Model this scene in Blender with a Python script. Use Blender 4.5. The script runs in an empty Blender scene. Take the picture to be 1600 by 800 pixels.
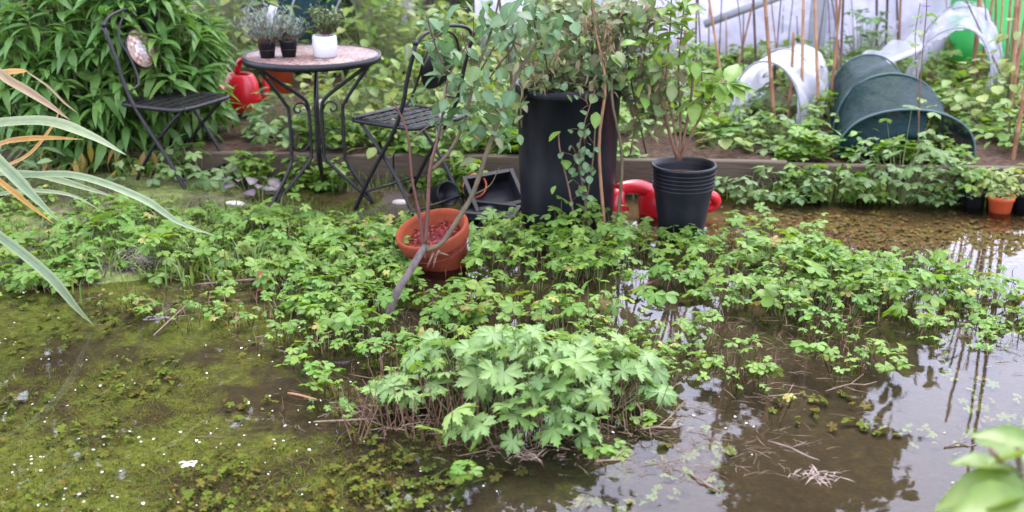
import bpy, math, random
import numpy as np
from mathutils import Vector, Matrix, Euler
random.seed(7); rng = np.random.default_rng(7)
S = bpy.context.scene
COL = S.collection
R = math.radians
# ------------------------------------------------------------------ camera
CAM_H, FPX, PITCH = 1.5, 1800.0, R(18.8)
cam_d = bpy.data.cameras.new('camera'); cam = bpy.data.objects.new('camera', cam_d); COL.objects.link(cam)
cam.location = (0, 0, CAM_H); cam.rotation_euler = (R(90) - PITCH, 0, 0)
cam_d.sensor_width = 36; cam_d.lens = FPX / 1600 * 36
cam_d.clip_start = .05; cam_d.clip_end = 600
cam_d.dof.use_dof = True; cam_d.dof.focus_distance = 3.9; cam_d.dof.aperture_fstop = 2.6
S.camera = cam
# ------------------------------------------------------------------ overcast sky and soft sun
SUN_EL, SUN_AZ = R(62), R(20)          # azimuth from +Y towards +X
w = bpy.data.worlds.new('World'); S.world = w; w.use_nodes = True
nt = w.node_tree; nt.nodes.clear()
sky = nt.nodes.new('ShaderNodeTexSky'); sky.sky_type = 'NISHITA'; sky.sun_disc = False
sky.sun_elevation = SUN_EL; sky.sun_rotation = SUN_AZ
sky.air_density = 1.0; sky.dust_density = 2.0; sky.ozone_density = 1.5
hs = nt.nodes.new('ShaderNodeMixRGB'); hs.inputs[0].default_value = .6; hs.inputs[2].default_value = (8.1, 7.9, 10.2, 1)   # even grey-violet cloud layer over the clear sky
bg = nt.nodes.new('ShaderNodeBackground'); bg.inputs['Strength'].default_value = .15
wo = nt.nodes.new('ShaderNodeOutputWorld')
nt.links.new(sky.outputs[0], hs.inputs[1]); nt.links.new(hs.outputs[0], bg.inputs[0]); nt.links.new(bg.outputs[0], wo.inputs[0])
sd = bpy.data.lights.new('sun', 'SUN'); sd.energy = .8; sd.angle = R(30); sd.color = (1, .97, .92)
so = bpy.data.objects.new('sun', sd); COL.objects.link(so)
sdir = Vector((math.sin(SUN_AZ) * math.cos(SUN_EL), math.cos(SUN_AZ) * math.cos(SUN_EL), math.sin(SUN_EL)))
so.rotation_euler = sdir.to_track_quat('Z', 'Y').to_euler(); so.location = sdir * 20
S.view_settings.view_transform = 'Standard'; S.view_settings.look = 'None'
S.view_settings.exposure = 2.4; S.view_settings.gamma = 1.0; S.view_settings.use_curve_mapping = False
S.render.engine = 'CYCLES'; S.cycles.use_denoising = True
S.cycles.transparent_max_bounces = 24; S.cycles.max_bounces = 8
# ------------------------------------------------------------------ helpers
cp, sp_ = math.cos(PITCH), math.sin(PITCH)
def ray(px, py):
    x = (px - 800) / FPX; v = (400 - py) / FPX
    return np.array([x, cp + v * sp_, -sp_ + v * cp])
def at(px, py, Y):                      # a point of the place at distance Y from the viewpoint
    d = ray(px, py); p = d * (Y / d[1]); p[2] += CAM_H; return p
def gp(px, py, z=0.0):                  # a point of the place on the level z
    d = ray(px, py); t = (z - CAM_H) / d[2]; p = d * t; p[2] += CAM_H; return p
def U(a, b): return random.uniform(a, b)

def lin(c): return tuple(x for x in c) + (1,)
class MB:
    """collects triangles; build() links them as one mesh object"""
    def __init__(s): s.v = []; s.f = []; s.a = []; s.n = 0
    def add(s, V, F, A=None):
        V = np.asarray(V, float); F = np.asarray(F, int)
        s.v.append(V); s.f.append(F + s.n); s.n += len(V)
        s.a.append(np.zeros(len(V)) if A is None else np.asarray(A, float)); return s
    def scatter(s, T, M, t):            # template T=(V,F,A), M (K,3,3), t (K,3)
        V, F, A = T; K = len(M)
        if K == 0: return s
        P = np.einsum('kij,nj->kni', M, V) + t[:, None, :]
        Fs = F[None] + (np.arange(K) * len(V))[:, None, None]
        return s.add(P.reshape(-1, 3), Fs.reshape(-1, 3), np.tile(A, K))
    def mesh(s, name, mat, smooth=True):
        me = bpy.data.meshes.new(name)
        V = np.concatenate(s.v); F = np.concatenate(s.f); A = np.concatenate(s.a)
        me.vertices.add(len(V)); me.vertices.foreach_set('co', V.astype(np.float32).ravel())
        me.loops.add(len(F) * 3); me.loops.foreach_set('vertex_index', F.astype(np.int32).ravel())
        me.polygons.add(len(F)); me.polygons.foreach_set('loop_start', np.arange(len(F), dtype=np.int32) * 3)
        me.polygons.foreach_set('use_smooth', np.full(len(F), smooth))
        at_ = me.attributes.new('rib', 'FLOAT', 'POINT'); at_.data.foreach_set('value', A.astype(np.float32))
        me.update(); me.validate(); me.materials.append(mat); return me
    def build(s, name, mat, parent=None, smooth=True, kind=None, label=None):
        o = bpy.data.objects.new(name, s.mesh(name, mat, smooth)); COL.objects.link(o)
        if parent: o.parent = parent
        if kind: o['kind'] = kind
        if label: o['label'] = label
        return o
def thing(name, label, cat, loc=(0, 0, 0), rot=(0, 0, 0), group=None):
    o = bpy.data.objects.new(name, None); COL.objects.link(o); o.empty_display_size = .05
    o.location = loc; o.rotation_euler = rot; tag(o, label, cat, group); return o
def tag(o, label, cat, group=None, kind=None):
    o['label'] = label; o['category'] = cat
    if group: o['group'] = group
    if kind: o['kind'] = kind
    return o
def quads(F):
    F = np.asarray(F); return np.concatenate([F[:, [0, 1, 2]], F[:, [0, 2, 3]]])
def tube(mb, pts, rad, sides=6, caps=True, sub=0):
    P = np.asarray(pts, float); n = len(P)
    rad = np.full(n, rad, float) if np.isscalar(rad) else np.asarray(rad, float)
    if sub:                              # Catmull-Rom resample
        Q, q = [], []
        E = np.vstack([2 * P[0] - P[1], P, 2 * P[-1] - P[-2]])
        for i in range(n - 1):
            for k in range(sub):
                t = k / sub; a, b, c, d = E[i:i + 4]
                Q.append(.5 * (2 * b + (c - a) * t + (2 * a - 5 * b + 4 * c - d) * t * t + (3 * b - a - 3 * c + d) * t ** 3))
                q.append(rad[i] * (1 - t) + rad[i + 1] * t)
        Q.append(P[-1]); q.append(rad[-1]); P = np.array(Q); rad = np.array(q); n = len(P)
    T = np.gradient(P, axis=0); T /= np.linalg.norm(T, axis=1)[:, None] + 1e-9
    u = np.cross(T[0], (0, 0, 1.0));
    if np.linalg.norm(u) < 1e-3: u = np.cross(T[0], (0, 1.0, 0))
    V = []
    for i in range(n):
        u = u - T[i] * u.dot(T[i]); u /= np.linalg.norm(u) + 1e-9; v = np.cross(T[i], u)
        a = np.arange(sides) * 2 * np.pi / sides
        V.append(P[i] + rad[i] * (np.cos(a)[:, None] * u + np.sin(a)[:, None] * v))
    V = np.concatenate(V); F = []
    for i in range(n - 1):
        for k in range(sides):
            k2 = (k + 1) % sides
            F.append((i * sides + k, i * sides + k2, (i + 1) * sides + k2, (i + 1) * sides + k))
    F = quads(F)
    if caps:
        c = [(0, k + 1, k) for k in range(1, sides - 1)] + [((n - 1) * sides, (n - 1) * sides + k, (n - 1) * sides + k + 1) for k in range(1, sides - 1)]
        F = np.concatenate([F, c])
    mb.add(V, F); return mb
def lathe(mb, prof, sides=32, sx=1, sy=1, close=False):
    prof = list(prof); n = len(prof); a = np.arange(sides) * 2 * np.pi / sides
    V = np.concatenate([np.stack([r * np.cos(a) * sx, r * np.sin(a) * sy, np.full(sides, z)], 1) for r, z in prof])
    F = []
    for i in range(n - 1 + (1 if close else 0)):
        j = (i + 1) % n
        for k in range(sides):
            k2 = (k + 1) % sides; F.append((i * sides + k, i * sides + k2, j * sides + k2, j * sides + k))
    mb.add(V, quads(F)); return mb
def box(mb, c, s, rot=None, jit=0):
    x, y, z = np.asarray(s) / 2
    V = np.array([(i, j, k) for k in (-z, z) for j in (-y, y) for i in (-x, x)], float)
    if rot is not None: V = V @ np.array(rot).T
    V = V + np.asarray(c)
    F = quads([(0, 2, 3, 1), (4, 5, 7, 6), (0, 1, 5, 4), (2, 6, 7, 3), (0, 4, 6, 2), (1, 3, 7, 5)])
    mb.add(V, F); return mb
def sheet(mb, G, thick=0):              # G (m,n,3) grid of points
    m, n, _ = G.shape; V = G.reshape(-1, 3)
    I = np.arange(m * n).reshape(m, n)
    F = quads(np.stack([I[:-1, :-1], I[:-1, 1:], I[1:, 1:], I[1:, :-1]], -1).reshape(-1, 4))
    mb.add(V, F); return mb
def rots(yaw, pitch, roll):             # x axis = along the leaf, z = its upper face
    cy, sy = np.cos(yaw), np.sin(yaw); c, s = np.cos(pitch), np.sin(pitch); cr, sr = np.cos(roll), np.sin(roll)
    X = np.stack([cy * c, sy * c, s], -1); Y0 = np.stack([-sy, cy, 0 * cy], -1); Z0 = np.cross(X, Y0)
    Y = Y0 * cr[..., None] + Z0 * sr[..., None]; Z = np.cross(X, Y)
    return np.stack([X, Y, Z], -1)
def sticks(mb, A, B, r, r2=None):       # many thin straight stems from A to B
    A = np.asarray(A, float); B = np.asarray(B, float); K = len(A)
    if K == 0: return mb
    D = B - A; L = np.linalg.norm(D, axis=1)[:, None] + 1e-9; D = D / L
    u = np.cross(D, np.array([.31, .95, .05])); u /= np.linalg.norm(u, axis=1)[:, None] + 1e-9; v = np.cross(D, u)
    r = np.broadcast_to(np.asarray(r, float), (K,))[:, None]; r2 = r * .6 if r2 is None else np.broadcast_to(np.asarray(r2, float), (K,))[:, None]
    V = []
    for P, q in ((A, r), (B, r2)):
        for k in range(3):
            a = k * 2.0944; V.append(P + q * (math.cos(a) * u + math.sin(a) * v))
    V = np.stack(V, 1).reshape(-1, 3)
    F0 = quads([(0, 1, 4, 3), (1, 2, 5, 4), (2, 0, 3, 5)])
    F = F0[None] + (np.arange(K) * 6)[:, None, None]
    mb.add(V, F.reshape(-1, 3)); return mb
_perm = rng.random((256, 256))
def vnoise(x, y):
    xi = np.floor(x).astype(int); yi = np.floor(y).astype(int); fx = x - xi; fy = y - yi
    fx = fx * fx * (3 - 2 * fx); fy = fy * fy * (3 - 2 * fy)
    g = lambda i, j: _perm[i % 256, j % 256]
    return (g(xi, yi) * (1 - fx) + g(xi + 1, yi) * fx) * (1 - fy) + (g(xi, yi + 1) * (1 - fx) + g(xi + 1, yi + 1) * fx) * fy
def fbm(x, y, o=4):
    s = 0; a = .5
    for i in range(o): s = s + a * (vnoise(x * 2 ** i + 17 * i, y * 2 ** i + 9 * i) - .5); a *= .5
    return s
def sstep(a, b, x): t = np.clip((x - a) / (b - a), 0, 1); return t * t * (3 - 2 * t)
# ------------------------------------------------------------------ materials
MATS = {}
def newmat(name):
    m = bpy.data.materials.new(name); m.use_nodes = True; n = m.node_tree.nodes
    MATS[name] = m; return m, m.node_tree, n['Principled BSDF'], n['Material Output']
def N(t, typ, **kw):
    n = t.nodes.new(typ)
    for k, v in kw.items():
        if k in n.inputs: n.inputs[k].default_value = v
        else: setattr(n, k, v)
    return n
def ramp(t, stops):
    r = N(t, 'ShaderNodeValToRGB'); e = r.color_ramp.elements
    while len(e) < len(stops): e.new(.5)
    for i, (p, c) in enumerate(stops): e[i].position = p; e[i].color = lin(c)
    return r
ALB = .74
def leafmat(name, cols, trans=.3, rough=.42, rib=(.25, .32, .14), ribf=.35, spec=.25):
    m, t, b, o = newmat(name); L = t.links
    gi = N(t, 'ShaderNodeNewGeometry'); oi = N(t, 'ShaderNodeObjectInfo')
    ad = N(t, 'ShaderNodeMath', operation='ADD'); L.new(gi.outputs['Random Per Island'], ad.inputs[0]); L.new(oi.outputs['Random'], ad.inputs[1])
    fr = N(t, 'ShaderNodeMath', operation='FRACT'); L.new(ad.outputs[0], fr.inputs[0])
    k = len(cols); rp = ramp(t, [((i + .0) / max(1, k - 1), tuple(x * ALB for x in c)) for i, c in enumerate(cols)]); L.new(fr.outputs[0], rp.inputs[0])
    tc = N(t, 'ShaderNodeTexCoord'); ns = N(t, 'ShaderNodeTexNoise', Scale=45.0, Detail=3.0); L.new(gi.outputs['Position'], ns.inputs['Vector'])
    hv = N(t, 'ShaderNodeHueSaturation'); mr = N(t, 'ShaderNodeMapRange', **{'To Min': .68, 'To Max': 1.32}); L.new(ns.outputs[0], mr.inputs[0])
    nl = N(t, 'ShaderNodeTexNoise', Scale=5.0, Detail=2.0); L.new(gi.outputs['Position'], nl.inputs['Vector']); mh = N(t, 'ShaderNodeMapRange', **{'From Min': .3, 'From Max': .7, 'To Min': .487, 'To Max': .518}); L.new(nl.outputs[0], mh.inputs[0]); L.new(mh.outputs[0], hv.inputs['Hue'])
    L.new(mr.outputs[0], hv.inputs['Value']); L.new(rp.outputs[0], hv.inputs['Color'])
    av = N(t, 'ShaderNodeAttribute', attribute_name='rib'); mf = N(t, 'ShaderNodeMath', operation='MULTIPLY'); mf.inputs[1].default_value = ribf
    L.new(av.outputs['Fac'], mf.inputs[0])
    mx = N(t, 'ShaderNodeMixRGB'); L.new(mf.outputs[0], mx.inputs[0]); L.new(hv.outputs[0], mx.inputs[1]); mx.inputs[2].default_value = lin(tuple(x * ALB for x in rib))
    L.new(mx.outputs[0], b.inputs['Base Color']); b.inputs['Roughness'].default_value = rough; b.inputs['Specular IOR Level'].default_value = spec
    bp = N(t, 'ShaderNodeBump', Strength=.25, Distance=.004); L.new(ns.outputs[0], bp.inputs['Height']); L.new(bp.outputs[0], b.inputs['Normal'])
    tr = N(t, 'ShaderNodeBsdfTranslucent'); hy = N(t, 'ShaderNodeHueSaturation', Hue=.485, Saturation=1.15, Value=1.25)
    L.new(mx.outputs[0], hy.inputs['Color']); L.new(hy.outputs[0], tr.inputs[0])
    ms = N(t, 'ShaderNodeMixShader'); ms.inputs[0].default_value = trans
    L.new(b.outputs[0], ms.inputs[1]); L.new(tr.outputs[0], ms.inputs[2]); L.new(ms.outputs[0], o.inputs[0]); return m
def surf(name, c1, c2, scale=8.0, rough=.6, bump=.2, stretch=(1, 1, 1), c3=None, spec=.4, metal=0, dist=.01, detail=6.0):
    m, t, b, o = newmat(name); L = t.links
    tc = N(t, 'ShaderNodeTexCoord'); mp = N(t, 'ShaderNodeMapping'); mp.inputs['Scale'].default_value = stretch
    L.new(tc.outputs['Object'], mp.inputs[0])
    ns = N(t, 'ShaderNodeTexNoise', Scale=scale, Detail=detail, Roughness=.6); L.new(mp.outputs[0], ns.inputs['Vector'])
    st = [(.3, c1), (.7, c2)] if c3 is None else [(.25, c1), (.5, c2), (.72, c3)]
    rp = ramp(t, [(p_, tuple(x * .82 for x in c_)) for p_, c_ in st]); L.new(ns.outputs[0], rp.inputs[0]); L.new(rp.outputs[0], b.inputs['Base Color'])
    b.inputs['Roughness'].default_value = rough; b.inputs['Specular IOR Level'].default_value = spec; b.inputs['Metallic'].default_value = metal
    bp = N(t, 'ShaderNodeBump', Strength=bump, Distance=dist); L.new(ns.outputs[0], bp.inputs['Height']); L.new(bp.outputs[0], b.inputs['Normal'])
    return m
def film(name, col, transp, trans, rough=.5, scale=30.0, bump=.3):
    m, t, b, o = newmat(name); L = t.links
    b.inputs['Base Color'].default_value = lin(col); b.inputs['Roughness'].default_value = rough; b.inputs['Specular IOR Level'].default_value = .12
    tc = N(t, 'ShaderNodeTexCoord'); ns = N(t, 'ShaderNodeTexNoise', Scale=scale, Detail=5.0); L.new(tc.outputs['Object'], ns.inputs['Vector'])
    bp = N(t, 'ShaderNodeBump', Strength=bump, Distance=.02); L.new(ns.outputs[0], bp.inputs['Height']); L.new(bp.outputs[0], b.inputs['Normal'])
    tl = N(t, 'ShaderNodeBsdfTranslucent'); tl.inputs[0].default_value = lin(col); tp = N(t, 'ShaderNodeBsdfTransparent')
    a = N(t, 'ShaderNodeMixShader'); a.inputs[0].default_value = trans; c = N(t, 'ShaderNodeMixShader')
    mr = N(t, 'ShaderNodeMapRange', **{'From Min': .3, 'From Max': .7, 'To Min': transp * .6, 'To Max': min(1, transp * 1.4)}); L.new(ns.outputs[0], mr.inputs[0]); L.new(mr.outputs[0], c.inputs[0])
    L.new(b.outputs[0], a.inputs[1]); L.new(tl.outputs[0], a.inputs[2]); L.new(a.outputs[0], c.inputs[1]); L.new(tp.outputs[0], c.inputs[2]); L.new(c.outputs[0], o.inputs[0]); return m

G_GER = leafmat('geranium_leaf', [(.13, .245, .045), (.17, .295, .07), (.11, .215, .04), (.195, .315, .055), (.15, .275, .085)], .34, .48, (.30, .44, .18), .5, spec=.35)
G_GC = leafmat('groundcover_leaf', [(.115, .245, .024), (.16, .30, .036), (.09, .20, .026), (.21, .335, .04), (.135, .27, .05)], .4, .42, (.24, .34, .12), .3)
G_BUSH = leafmat('bush_leaf', [(.085, .20, .032), (.13, .275, .045), (.072, .17, .034), (.18, .325, .06), (.11, .235, .045)], .4, .36, (.14, .24, .09), .4)
G_ROSE = leafmat('rose_leaf', [(.085, .17, .065), (.11, .20, .08), (.065, .14, .05), (.13, .22, .07)], .28, .45, (.2, .3, .16), .35)
G_CLIMB = leafmat('climber_leaf', [(.08, .15, .04), (.12, .20, .05), (.16, .17, .07), (.10, .18, .06), (.19, .16, .09), (.07, .14, .05)], .3, .5)
G_BRIGHT = leafmat('bright_leaf', [(.13, .25, .035), (.18, .31, .04), (.10, .21, .035), (.23, .33, .05)], .38, .36, (.3, .4, .12), .35)
G_YEL = leafmat('yellow_green_leaf', [(.20, .28, .05), (.26, .33, .06), (.16, .25, .05), (.30, .33, .08), (.14, .23, .06)], .36, .45)
G_AQ = leafmat('blue_green_leaf', [(.10, .19, .055), (.135, .23, .075), (.155, .25, .055), (.09, .17, .045)], .3, .5, (.22, .3, .16), .3)
G_SILV = leafmat('silver_leaf', [(.20, .27, .22), (.26, .33, .27), (.15, .22, .17)], .2, .6)
G_SMALL = leafmat('small_dark_leaf', [(.06, .12, .04), (.09, .16, .05), (.12, .18, .06)], .25, .45)
G_PURP = leafmat('purple_leaf', [(.09, .05, .10), (.13, .07, .14), (.07, .05, .07)], .2, .4)
G_PINK = leafmat('pink_flower', [(.55, .25, .42), (.68, .40, .55), (.5, .2, .4)], .4, .6)
G_WHITEF = leafmat('white_flower', [(.75, .70, .70), (.82, .74, .76), (.70, .55, .62)], .4, .6)
G_VIO = leafmat('violet_flower', [(.16, .09, .45), (.22, .14, .55)], .4, .6)
G_DRY = leafmat('dry_leaf', [(.20, .12, .06), (.28, .19, .10), (.13, .075, .04), (.33, .26, .16)], .2, .7)
G_AUT = leafmat('withered_yellow_leaf', [(.42, .30, .03), (.38, .22, .04), (.25, .14, .03)], .3, .6)
G_YOLD = leafmat('yellowed_leaf', [(.34, .32, .05), (.28, .20, .05), (.40, .40, .09), (.20, .12, .05)], .3, .5)
G_TREE = leafmat('tree_leaf', [(.045, .085, .02), (.065, .12, .03), (.05, .075, .02), (.09, .12, .03)], .25, .5)
G_SUB = leafmat('submerged_leaf', [(.13, .24, .018), (.19, .28, .024), (.10, .20, .02), (.22, .19, .03), (.12, .10, .022), (.15, .26, .02)], .1, .6)
G_GRASS = leafmat('grass_blade', [(.08, .15, .024), (.12, .20, .034), (.16, .22, .045), (.10, .11, .035)], .3, .45)
STEM_G = surf('green_stem', (.10, .13, .04), (.16, .20, .06), 20, .6)
STEM_B = surf('brown_stem', (.09, .045, .025), (.17, .09, .05), 30, .7)
STEM_R = surf('red_stem', (.06, .018, .012), (.11, .04, .025), 25, .5)
STEM_O = surf('olive_stem', (.045, .036, .014), (.10, .075, .028), 25, .6, .4)
BARK = surf('grey_bark', (.045, .035, .029), (.13, .105, .088), 40, .85, .8, (1, 1, .3))
STRAW = surf('dead_straw', (.09, .06, .036), (.26, .19, .125), 30, .8, spec=.2)
TWIG = surf('wet_twig', (.05, .03, .02), (.20, .14, .10), 30, .6)
BLACKP = surf('black_plastic', (.004, .0045, .006), (.010, .011, .014), 7, .42, .08, (1.6, 1.6, .5), c3=(.020, .020, .021), spec=.2, detail=9.0)
BLACKM = surf('black_iron', (.004, .004, .005), (.014, .012, .012), 60, .42, .25, spec=.3)
REDP = surf('red_plastic', (.44, .008, .014), (.55, .014, .022), 6, .3, .05, spec=.5)
ORANGEP = surf('orange_plastic', (.45, .07, .02), (.55, .11, .035), 8, .45, .08)
TERRA = surf('terracotta', (.09, .018, .007), (.185, .038, .014), 9, .9, .3, c3=(.13, .032, .018), spec=.15)
MULCH = surf('red_mulch', (.04, .012, .012), (.16, .025, .03), 60, .8, .8, c3=(.25, .05, .06))
WHITEP = surf('white_glaze', (.50, .50, .50), (.58, .58, .58), 5, .25, .05)
TIMBER = surf('weathered_timber', (.028, .019, .011), (.085, .06, .036), 9, .8, .5, (.6, 8, 8), c3=(.055, .055, .022))
SOIL = surf('bed_soil', (.028, .017, .010), (.075, .050, .033), 30, .9, 1.0, dist=.03, c3=(.11, .082, .06), spec=.05)
GREYM = surf('grey_post', (.17, .18, .19), (.26, .27, .28), 10, .6)
WOODG = surf('grey_wood', (.20, .18, .17), (.36, .34, .33), 10, .8, .4, (6, 6, .6))
WOODD = surf('dark_plank', (.035, .025, .022), (.075, .055, .05), 12, .8, .4, (.6, 6, 6))
GREENP = surf('green_plastic', (.02, .30, .045), (.03, .36, .06), 4, .4, .05)
CANE = surf('bamboo_cane', (.11, .045, .02), (.24, .125, .055), 14, .5, .2, (3, 3, .8), c3=(.16, .07, .03))
CANE_L = surf('pale_bamboo_cane', (.24, .12, .05), (.38, .22, .10), 12, .5, .2, (3, 3, .8))
CANE_D = surf('dark_bamboo_cane', (.04, .022, .02), (.09, .05, .04), 14, .5, .2, (3, 3, .8))
NET = film('green_netting', (.004, .019, .020), .10, .06, .6, 26, .6)
FLEECE = film('white_fleece', (.62, .62, .68), .18, .5, .6, 9, .5)
POLY = film('clear_polythene', (.46, .47, .52), .45, .4, .25, 7, .6)
BLUEP = surf('blue_plastic', (.05, .16, .5), (.07, .2, .6), 5, .4)
PETAL = surf('petal', (.38, .37, .30), (.62, .60, .54), 20, .6)
PLATE = surf('slate_label', (.40, .41, .42), (.5, .5, .5), 5, .5)
STRAPM = leafmat('strap_leaf', [(.125, .185, .085), (.165, .22, .11), (.105, .165, .08)], .2, .5, (.33, .37, .19), .55)
STRAPO = leafmat('old_strap_leaf', [(.40, .20, .03), (.34, .15, .03)], .25, .5, (.42, .32, .12), .6)
STRAPP = leafmat('pink_strap_leaf', [(.17, .10, .06), (.20, .13, .07)], .2, .5, (.24, .24, .10), .6)
FATL = leafmat('broad_leaf', [(.10, .19, .018), (.14, .235, .026), (.075, .155, .016)], .34, .36, (.26, .34, .09), .65, spec=.4)
def mosaic(name, R0, disc):
    m, t, b, o = newmat(name); L = t.links
    tc = N(t, 'ShaderNodeTexCoord'); vo = N(t, 'ShaderNodeTexVoronoi', Scale=(55 if disc else 46)); vo.inputs['Randomness'].default_value = .6
    L.new(tc.outputs['Object'], vo.inputs['Vector'])
    ln = N(t, 'ShaderNodeVectorMath', operation='LENGTH'); L.new(vo.outputs['Position'], ln.inputs[0])
    dv = N(t, 'ShaderNodeMath', operation='DIVIDE'); dv.inputs[1].default_value = R0; L.new(ln.outputs['Value'], dv.inputs[0])
    if disc: rp = ramp(t, [(0, (.62, .56, .54)), (.40, (.58, .50, .47)), (.5, (.20, .08, .06)), (.62, (.48, .36, .27)), (.74, (.15, .06, .045)), (.86, (.40, .28, .19)), (1, (.18, .10, .06))])
    else: rp = ramp(t, [(0, (.34, .27, .24)), (.25, (.18, .075, .05)), (.45, (.36, .30, .29)), (.62, (.30, .25, .24)), (.68, (.20, .06, .03)), (.85, (.155, .045, .025)), (1, (.12, .05, .035))])
    rp.color_ramp.interpolation = 'CONSTANT' if not disc else 'LINEAR'
    L.new(dv.outputs[0], rp.inputs[0])
    hv = N(t, 'ShaderNodeHueSaturation'); sx = N(t, 'ShaderNodeSeparateColor'); L.new(vo.outputs['Color'], sx.inputs[0])
    mr = N(t, 'ShaderNodeMapRange', **{'To Min': .6, 'To Max': 1.35}); L.new(sx.outputs[0], mr.inputs[0]); L.new(mr.outputs[0], hv.inputs['Value']); L.new(rp.outputs[0], hv.inputs['Color'])
    ve = N(t, 'ShaderNodeTexVoronoi', Scale=(55 if disc else 46), feature='DISTANCE_TO_EDGE'); ve.inputs['Randomness'].default_value = .6; L.new(tc.outputs['Object'], ve.inputs['Vector'])
    st = N(t, 'ShaderNodeMath', operation='GREATER_THAN'); st.inputs[1].default_value = .06; L.new(ve.outputs[0], st.inputs[0])
    mx = N(t, 'ShaderNodeMixRGB'); L.new(st.outputs[0], mx.inputs[0]); mx.inputs[1].default_value = (.22, .19, .17, 1); L.new(hv.outputs[0], mx.inputs[2])
    L.new(mx.outputs[0], b.inputs['Base Color']); b.inputs['Roughness'].default_value = .4; b.inputs['Specular IOR Level'].default_value = .3
    bp = N(t, 'ShaderNodeBump', Strength=.4, Distance=.002); L.new(st.outputs[0], bp.inputs['Height']); L.new(bp.outputs[0], b.inputs['Normal']); return m
MOS_T = mosaic('table_mosaic', .30, False); MOS_D = mosaic('disc_mosaic', .09, True)

def ground_mat():
    m, t, b, o = newmat('flooded_ground'); L = t.links
    ge = N(t, 'ShaderNodeNewGeometry'); P = ge.outputs['Position']
    n1 = N(t, 'ShaderNodeTexNoise', Scale=3.0, Detail=7.0, Roughness=.68); L.new(P, n1.inputs['Vector'])
    n2 = N(t, 'ShaderNodeTexNoise', Scale=26.0, Detail=8.0, Roughness=.7); L.new(P, n2.inputs['Vector'])
    n3 = N(t, 'ShaderNodeTexNoise', Scale=90.0, Detail=4.0, Roughness=.7); L.new(P, n3.inputs['Vector'])
    moss = ramp(t, [(.34, (.018, .024, .004)), (.5, (.082, .118, .012)), (.66, (.185, .235, .034))]); mm = N(t, 'ShaderNodeMixRGB'); mm.inputs[0].default_value = .5; L.new(n2.outputs[0], mm.inputs[1]); L.new(n3.outputs[0], mm.inputs[2]); L.new(mm.outputs[0], moss.inputs[0])
    mud = ramp(t, [(.34, (.006, .004, .002)), (.52, (.024, .014, .006)), (.70, (.065, .045, .02))]); mm2 = N(t, 'ShaderNodeMixRGB'); mm2.inputs[0].default_value = .4; L.new(n2.outputs[0], mm2.inputs[1]); L.new(n3.outputs[0], mm2.inputs[2]); L.new(mm2.outputs[0], mud.inputs[0])
    grit = ramp(t, [(.3, (.04, .02, .007)), (.5, (.095, .048, .016)), (.64, (.14, .082, .032)), (.8, (.22, .16, .08))]); L.new(n3.outputs[0], grit.inputs[0])
    sx = N(t, 'ShaderNodeSeparateXYZ'); L.new(P, sx.inputs[0])
    # moss grows on the left of the lawn, bare mud in the old bed, grit on the path
    ma = N(t, 'ShaderNodeMapRange', **{'From Min': -1.0, 'From Max': -.35, 'To Min': .07, 'To Max': -.15}); L.new(sx.outputs[0], ma.inputs[0])
    mb_ = N(t, 'ShaderNodeMapRange', **{'From Min': 2.9, 'From Max': 3.5, 'To Min': .03, 'To Max': -.04}); L.new(sx.outputs[1], mb_.inputs[0])
    a1 = N(t, 'ShaderNodeMath', operation='ADD'); L.new(ma.outputs[0], a1.inputs[0]); L.new(n1.outputs[0], a1.inputs[1])
    a2 = N(t, 'ShaderNodeMath', operation='ADD'); L.new(a1.outputs[0], a2.inputs[0]); L.new(mb_.outputs[0], a2.inputs[1])
    mf = ramp(t, [(.46, (0, 0, 0)), (.60, (1, 1, 1))]); L.new(a2.outputs[0], mf.inputs[0])
    m1 = N(t, 'ShaderNodeMixRGB'); L.new(mf.outputs[0], m1.inputs[0]); L.new(mud.outputs[0], m1.inputs[1]); L.new(moss.outputs[0], m1.inputs[2])
    py = N(t, 'ShaderNodeMapRange', **{'From Min': 4.35, 'From Max': 4.75}); L.new(sx.outputs[1], py.inputs[0])
    px_ = N(t, 'ShaderNodeMapRange', **{'From Min': -.1, 'From Max': .5, 'To Min': .12, 'To Max': 1.0}); L.new(sx.outputs[0], px_.inputs[0]); pq = N(t, 'ShaderNodeMath', operation='MULTIPLY'); L.new(py.outputs[0], pq.inputs[0]); L.new(px_.outputs[0], pq.inputs[1])
    pn = N(t, 'ShaderNodeMath', operation='MULTIPLY'); L.new(pq.outputs[0], pn.inputs[0])
    pr = ramp(t, [(.30, (0, 0, 0)), (.48, (1, 1, 1))]); L.new(n1.outputs[0], pr.inputs[0]); L.new(pr.outputs[0], pn.inputs[1])
    m2 = N(t, 'ShaderNodeMixRGB'); L.new(pn.outputs[0], m2.inputs[0]); L.new(m1.outputs[0], m2.inputs[1]); L.new(grit.outputs[0], m2.inputs[2])
    L.new(m2.outputs[0], b.inputs['Base Color']); b.inputs['Roughness'].default_value = .75
    bp = N(t, 'ShaderNodeBump', Strength=.8, Distance=.02); L.new(n2.outputs[0], bp.inputs['Height']); L.new(bp.outputs[0], b.inputs['Normal']); return m
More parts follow.
